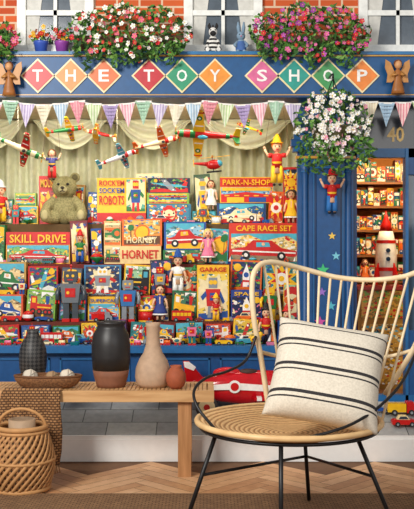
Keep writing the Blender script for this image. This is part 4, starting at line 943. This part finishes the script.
for px,k,c1,c2,kd,l,Yk in ((402,1.3,RED,YEL,'truck','red and yellow toy truck on the pavement by the doorway',5.0),(404,1.1,RED,CRE,'sedan','red toy car with cream roof on the pavement before the toy truck',4.88),(378,1.0,BLU,WHT,'racer','blue toy racing car on the pavement before the door step',5.02)):
    T=Matrix.Translation(Vector((X(px,Yk),Yk,pz(Yk)+.006)))@Matrix.Scale(S(k,Yk),4)
    car(0,0,0,c1,c2,l,kd,T=T,group=None)
# ------------------------------------------------------------------ bench and things on it
bw=wood('bench_wood',(184,136,86),(216,172,120),(3,30,30)); bw2=wood('bench_leg',(160,110,66),(194,142,94),(30,30,3))
BZ=.43; bn=thing('bench','low light wooden bench with a slatted top against the wall','bench',(-.7,4.58,0))
b=MB(); 
xr=X(214,4.42)
b.box((-1.5,4.42,BZ-.055),(xr,4.45,BZ),bw).box((-1.5,4.71,BZ-.055),(xr,4.74,BZ),bw).box((xr-.03,4.45,BZ-.055),(xr,4.71,BZ),bw).box((-1.5,4.45,BZ-.03),(xr-.03,4.71,BZ-.012),M((150,104,62),.7))
b.build('frame',bn)
b=MB(); x=-1.49
while x<xr-.04:
    b.box((x,4.452,BZ-.014),(x+.017,4.708,BZ-.0005),bw); x+=.021
b.build('slatted_top',bn)
for lx in (X(178,4.46),-1.45):
    for ly in (4.45,4.66):
        b=MB(); b.box((lx,ly,0),(lx+.065,ly+.05,BZ-.055),bw2); b.build('leg',bn)
b=MB(); b.box((X(178,4.46)+.015,4.5,.06),(X(178,4.46)+.05,4.66,.1),bw2); b.build('stretcher',bn)
def lz(name,px,Y,label,cat,splits,n=28):
    r=thing(name,label,cat,(X(px,Y),Y,BZ)); u=S(1,Y)
    for nm,pr,m in splits:
        b=MB(); b.lathe([(a*u,h*u) for a,h in pr],m,n,(X(px,Y),Y,BZ+.0005)); b.build(nm,r)
    return r
blk=M((34,32,32),.45,0,.15); ter=M((132,84,60),.75)
lz('vase',111,4.57,'two tone vase with black upper body and brown base on the bench','vase',[('glazed_body',[(18.3,17),(19.4,30),(19.4,42),(18,52),(14.5,58),(13.4,61),(14.6,63),(14.6,65),(13,65.2),(11.5,61),(11,56)],blk),('base',[(14,0),(15.2,4),(17.2,11),(18.3,17)],ter)])
lz('vase',153,4.57,'beige bottle vase with long neck and wide base on the bench','vase',[('vase_body',[(14,0),(17,4),(18,10),(17.4,18),(14,27),(9.5,34),(7.4,41),(6.6,50),(6.8,60),(7.8,63.5),(6.6,63.6),(5.6,58)],M((186,154,126),.7))])
lz('vase',176,4.5,'small round terracotta vase at the right of the bottle vase','vase',[('vase_body',[(5,0),(8.4,3),(10.2,9),(9.6,15),(6.4,19.6),(5.2,21),(6,23),(4.6,23),(4,19)],M((162,82,50),.75))])
dm,nt,bb=newmat('diamond_glaze'); 
tc=nt.nodes.new('ShaderNodeTexCoord'); ck=nt.nodes.new('ShaderNodeTexChecker'); mp=nt.nodes.new('ShaderNodeMapping'); mp.inputs['Rotation'].default_value=(0,math.radians(45),0); mp.inputs['Scale'].default_value=(1,0,1)
ck.inputs['Scale'].default_value=70; ck.inputs['Color1'].default_value=lin((26,25,26)); ck.inputs['Color2'].default_value=lin((66,64,62))
nt.links.new(tc.outputs['Object'],mp.inputs[0]); nt.links.new(mp.outputs[0],ck.inputs[0]); nt.links.new(ck.outputs[0],bb.inputs['Base Color'])
lz('vase',33,4.672,'dark rounded vase with a diamond pattern behind the tray on the bench','vase',[('vase_body',[(7.5,0),(11,6),(13.4,16),(14,26),(13,35),(10,43),(6.6,48),(5.6,51),(6.4,54),(5,54),(4.4,50)],dm)])
wk=weave('tray_weave',(86,52,30),(138,92,54),110)
Yt=4.53; tz=BZ+.0005; r=thing('tray','round woven brown tray holding wicker balls on the bench','tray',(X(48,Yt),Yt,tz)); u=S(1,Yt)
b=MB(); b.lathe([(22*u,0),(28*u,2*u),(33*u,8*u),(34*u,12*u),(32.5*u,12*u),(27*u,4*u),(21*u,2*u)],wk,36,(X(48,Yt),Yt,tz),sy=.46); b.build('tray_body',r)
b=MB(); b.tube([(X(48,Yt)+33.4*u*math.cos(a),Yt+33.4*u*.46*math.sin(a),tz+12*u) for a in [k*PI/18 for k in range(36)]],.006,M((108,68,38),.8),7,True); b.build('rim',r)
for px,rr,c,l,dy in ((30,8,(206,194,176),'off white woven ball in the left of the tray',.0),(52,7.2,(160,128,94),'tan woven ball in the middle of the tray',-.01),(67,8,(214,200,180),'cream woven ball in the right of the tray',.0)):
    Yb_=Yt+dy; cz=tz+ (2.6+rr)*u
    t=thing('decor_ball',l,'decorative ball',(X(px,Yb_),Yb_,cz-rr*u),'woven balls in the tray'); b=MB(); b.ball((X(px,Yb_),Yb_,cz),rr*u*.95,M(c,.8),16); b.build('core',t)
    b=MB()
    for k in range(7):
        R=Matrix.Rotation(k*.9,3,'Z')@Matrix.Rotation(k*.7+.3,3,'X'); 
        b.tube([tuple(Vector((X(px,Yb_),Yb_,cz))+R@Vector((math.cos(a)*rr*u*.96,math.sin(a)*rr*u*.96,0))) for a in [j*PI/9 for j in range(18)]],.0022,M(tuple(int(v*.8) for v in c),.8),5,True)
    b.build('strands',t)
# throw: coarse jute, woven from real bumps
jt=brickmat('jute_throw',(176,130,84),(146,102,60),(84,54,30),.02,.0125,.0028,'XZ',.5,.9,1.,.008)
jf=M((160,116,74),.9)
b=MB(); g=[]; path=[(4.45,BZ+.006),(4.43,BZ+.007),(4.412,BZ+.002),(4.405,BZ-.012),(4.402,BZ-.06),(4.40,.3),(4.395,.22),(4.39,.12),(4.385,.05)]
for j,(yy,zz) in enumerate(path):
    row=[]
    for i in range(45):
        f=max(0,(j-2)/6.); px=4+57*i/44.+f*(8*(i/44.)-7)
        wv=.03*f*(.5+.5*math.sin(i*.5+.6)); drop=f*.03*math.sin(i*.17+.5)
        row.append(b.v((X(px,4.42)+.01*f*math.sin(j*1.3),yy-wv-.001,zz+drop)))
    g.append(row)
for j in range(len(g)-1):
    for i in range(44): b.f([g[j][i],g[j][i+1],g[j+1][i+1],g[j+1][i]],jt,True)
th=thing('throw','brown woven jute throw draped over the front of the bench','throw',(X(34,4.42),4.4,.02))
last=[v.co.copy() for v in g[-1]]
cl=b.build('cloth',th); md=cl.modifiers.new('s','SOLIDIFY'); md.thickness=.006; md.offset=1
b=MB()
for p in last:
    b.tube([(p.x,p.y-.002,p.z+.006),(p.x+random.uniform(-.003,.003),p.y-.005,p.z-.018),(p.x+random.uniform(-.008,.008),p.y-.006,max(.006,p.z-.04))],[.0032,.0028,.0034],jf,5)
b.build('fringe',th)
# basket on the floor
Yl=4.2; lx=X(22,Yl); u=S(1,Yl); ra=M((186,136,84),.7); ra2=M((146,98,58),.7)
lt=thing('lantern_basket','wide bamboo lattice lantern basket on the floor in front of the bench','lantern',(lx,Yl,0))
def rad(h): return (24+8.5*math.sin(PI*min(1,(h+6)/66.)))*u
n=28; HH=60
for s in (-1,1):
    b=MB()
    for k in range(n):
        # flat bamboo strips that cross in diamonds
        A=[];B_=[]
        for i in range(11):
            h=i*HH/10.; aa=2*PI*k/n+s*h/HH*1.6; wd_=.13
            rr_=rad(h)+(.003 if s>0 else -.001)
            A.append(b.v((lx+rr_*math.cos(aa-wd_/2),Yl+rr_*math.sin(aa-wd_/2),.008+h*u))); B_.append(b.v((lx+rr_*math.cos(aa+wd_/2),Yl+rr_*math.sin(aa+wd_/2),.008+h*u)))
        for i in range(10): b.f([A[i],B_[i],B_[i+1],A[i+1]],ra if s>0 else ra2,True)
    o=b.build('lattice',lt); md=o.modifiers.new('s','SOLIDIFY'); md.thickness=.003
for h,q in ((1,.012),(29,.008),(HH-3,.008),(HH+1,.012)): b=MB(); b.tube([(lx+rad(h)*math.cos(a),Yl+rad(h)*math.sin(a),.013+h*u) for a in [k*PI/16 for k in range(32)]],q,ra,7,True); b.build('hoop',lt)
b=MB(); b.lathe([(23*u,.002),(24*u,.010)],ra2,24,(lx,Yl,0)); b.build('bottom',lt)
b=MB(); b.tube([(lx+rad(HH)*math.cos(a),Yl-.02*math.sin(a),.01+HH*u+math.sin(a)*20*u) for a in [k*PI/16 for k in range(17)]],.0075,ra,8); b.build('handle',lt)
t=thing('candle_holder','cream ceramic candle pot inside the lattice lantern','candle holder',(lx,Yl,.011))
b=MB(); b.lathe([(9*u,0),(12*u,4*u),(13*u,50*u),(13.4*u,69*u),(12*u,69*u),(11.5*u,60*u)],M((168,140,112),.6),24,(lx,Yl,.011)); b.build('pot',t)
b=MB(); b.lathe([(11.4*u,56*u),(11.4*u,61*u)],M((236,226,206),.5),20,(lx,Yl,.011)).tube([(lx,Yl,.011+60*u),(lx,Yl,.011+64*u)],.002,M(BLK),5); b.build('candle',t)
# ------------------------------------------------------------------ rug
rg=brickmat('jute_rug',(160,120,80),(130,94,60),(86,60,38),.03,.014,.003,'XY',.5,.95,.9,.006)
rug=thing('rug','brown woven jute rug on the parquet under the chair','rug',(0,2.85,.001))
b=MB(); b.box((-2.2,1.6,.0005),(2.2,4.1,.0115),rg); b.build('rug_pile',rug)
b=MB(); b.tube([(-2.2,4.104,.006),(2.2,4.104,.006)],.0054,M((120,86,54),.9),6); b.build('bound_edge',rug)
# ------------------------------------------------------------------ chair
rt=wood('rattan',(226,200,156),(246,226,188),(8,8,8),.5); blkm=M((26,25,26),.4,.3)
ch=thing('rattan_chair','round rattan lounge chair with fan back and black metal legs on the rug','chair',(.32,3.6,.014))
sc=(.326,3.6,.425)
RX,RY=.366,.37
sw=weave('seat_weave',(160,114,66),(220,178,124),16,'RINGS')
b=MB(); b.lathe([(.02,-.052),(.14,-.046),(.25,-.028),(.33,-.008),(.36,.006),(.36,.02),(.33,.008),(.25,-.014),(.14,-.032),(.02,-.038)],sw,56,(0,0,0),sy=RY/RX)
o=b.build('seat',None,(0,0,0)); o.parent=ch; o.location=Vector(sc)-W[ch.name]
b=MB(); b.tube([(sc[0]+RX*math.cos(a),sc[1]+RY*math.sin(a),sc[2]+.012) for a in [k*PI/28 for k in range(56)]],.012,wood('rattan_rim',(206,164,110),(230,194,140),(8,8,8)),9,True); b.build('seat_rim',ch)
b=MB(); b.tube([(sc[0]+(RX-.014)*math.cos(a),sc[1]+(RY-.014)*math.sin(a),sc[2]-.012) for a in [k*PI/28 for k in range(56)]],.007,blkm,8,True); b.build('seat_ring',ch)
zr=sc[2]-.012
def lg(p,q): 
    b=MB(); b.tube([p,tuple((Vector(p)+Vector(q))/2),q],.0085,blkm,8); b.build('leg',ch)
L1=(X(217,3.5),3.5,zr); L1b=(X(181,3.46),3.46,.0165)
L2=(X(281,3.26),3.26,zr); L2b=(X(281,3.2),3.2,.0165)
L3=(X(303,3.93),3.93,zr); L3b=(X(309,3.97),3.97,.0165)
L4=(X(355,3.48),3.48,zr); L4b=(X(399,3.43),3.43,.0165)
for p,q in ((L1,L1b),(L2,L2b),(L3,L3b),(L4,L4b)): lg(p,q)
def mix(p,q,t): return tuple(Vector(p)*(1-t)+Vector(q)*t)
for p,q in ((mix(L1,L1b,.42),mix(L3,L3b,.5)),(mix(L3,L3b,.5),mix(L4,L4b,.42))):
    b=MB(); b.tube([p,q],.0062,blkm,7); b.build('stretcher',ch)
def Yb(px): return 3.97-.25*((px-338)/88.)**2
def sm_(pts,n=5):
    pts=[Vector(p) for p in pts]; out=[]
    for i in range(len(pts)-1):
        p0=pts[max(i-1,0)];p1=pts[i];p2=pts[i+1];p3=pts[min(i+2,len(pts)-1)]
        for k in range(n):
            t=k/n; out.append(.5*((2*p1)+(-p0+p2)*t+(2*p0-5*p1+4*p2-p3)*t*t+(-p0+3*p1-3*p2+p3)*t**3))
    out.append(pts[-1]); return [tuple(p) for p in out]
rail=[(268,404),(261,358),(254,320),(252,286),(256,269),(270,262),(300,268),(335,277),(370,280),(402,277),(420,272),(430,280),(428,310),(414,348),(385,394)]
b=MB(); b.tube(sm_([tuple(P(x,y,Yb(x))) for x,y in rail]),.0115,rt,9); b.build('back_rail',ch)
b=MB(); b.tube(sm_([tuple(P(x,y,Yb(x)+.004)) for x,y in [(261,352),(285,357),(335,360),(385,357),(413,350)]]),.008,rt,8); b.build('cross_rail',ch)
def railtop(x):
    pts=rail[4:12]
    for i in range(len(pts)-1):
        if pts[i][0]<=x<=pts[i+1][0]:
            t=(x-pts[i][0])/(pts[i+1][0]-pts[i][0]); return pts[i][1]*(1-t)+pts[i+1][1]*t
    return pts[-1][1]
for k in range(15):
    xt=264+k*11.1; xb=286+k*5.9; yt=railtop(xt)
    an=math.acos(max(-1,min(1,(X(xb,3.9)-sc[0])/RX)))
    pb=Vector((X(xb,3.9),sc[1]+RY*math.sin(an)-.004,sc[2]+.014))
    pt_=P(xt,yt,Yb(xt))
    b=MB(); b.tube([tuple(pb),tuple(pb.lerp(pt_,.5)+Vector((0,.012,0))),tuple(pt_)],.0056,rt,7); b.build('spindle',ch)
b=MB(); b.tube(sm_([tuple(P(x,y,Y)) for x,y,Y in [(256,336,3.74),(246,360,3.72),(228,371,3.66),(206,378,3.58),(194,391,3.52),(198,408,3.47),(214,428,3.44),(217,433,3.5)]]),.006,blkm,8); b.build('armrest',ch)
b=MB(); b.tube(sm_([tuple(P(x,y,Y)) for x,y,Y in [(426,318,3.72),(416,352,3.66),(402,382,3.52),(380,406,3.4),(354,423,3.3),(330,432,3.25),(310,437,3.24)]]),.006,blkm,8); b.build('armrest',ch)
# ------------------------------------------------------------------ cushion
fb=wood('linen',(204,194,176),(226,216,198),(90,90,90),.9); st=M((44,41,42),.9)
N=64; hw=.22; hh=.215
b=MB(); stripes={9,12,13,26,29,30,42,45,46,57}
def pil(i,j,s):
    u=-1+2*i/N; v=-1+2*j/N
    x=u*hw*(1-.07*(1-v*v)*(abs(u)**3)); z=v*hh*(1-.06*(1-u*u)*(abs(v)**3))-.008*(1-u*u)
    d=(.082+.01*(-v))*((1-u**4)*(1-v**4))**.55
    return (x,s*d+.015*u*u,z)
G={}
for s in (-1,1):
    for i in range(N+1):
        for j in range(N+1):
            if s==1 and (i in (0,N) or j in (0,N)): G[s,i,j]=G[-1,i,j]
            else: G[s,i,j]=b.v(pil(i,j,s))
for s in (-1,1):
    for i in range(N):
        for j in range(N): b.f([G[s,i,j],G[s,i+1,j],G[s,i+1,j+1],G[s,i,j+1]],st if j in stripes else fb,True)
cu=thing('cushion','cream square cushion with thin dark stripes leaning on the rattan chair seat','cushion',(.466,3.46,.44))
o=b.build('cushion_cover',None,(0,0,0)); o.parent=cu; o.location=(0,0.03,.205)
o.rotation_euler=(math.radians(-33),math.radians(9),math.radians(-8))
# ------------------------------------------------------------------ lights
def area(name,loc,tgt,size,en,col=(1,1,1),sy=None):
    l=bpy.data.lights.new(name,'AREA'); l.energy=en; l.size=size; l.color=col
    if sy: l.shape='RECTANGLE'; l.size_y=sy
    o=bpy.data.objects.new(name,l); C.objects.link(o); o.location=loc
    o.rotation_euler=(Vector(tgt)-Vector(loc)).to_track_quat('-Z','Y').to_euler(); return o
area('key_light',(-2.2,.8,2.9),(0,5,1.1),1.2,205,(1,.97,.92))
area('fill_light',(2.0,.2,2.4),(.3,5,1.0),2.0,46,(1,.98,.96))
area('window_light',(-.5,5.36,1.98),(-.5,5.8,.8),2.0,13,(1,.92,.78),.1)  # added unseen lamp under the recess ceiling, brightens the toys
area('door_light',(1.25,5.45,1.97),(1.25,6.1,.7),.5,24,(1,.76,.42))
w=bpy.data.worlds.new('world'); SC.world=w; w.use_nodes=True
w.node_tree.nodes['Background'].inputs[0].default_value=(1,.98,.96,1); w.node_tree.nodes['Background'].inputs[1].default_value=.36
SC.view_settings.view_transform='Standard'
cam=bpy.data.cameras.new('camera'); co=bpy.data.objects.new('camera',cam); C.objects.link(co)
co.location=(0,0,EYE); co.rotation_euler=(PI/2,0,0); cam.sensor_fit='VERTICAL'; cam.sensor_height=36; cam.lens=F*36/509.
SC.camera=co
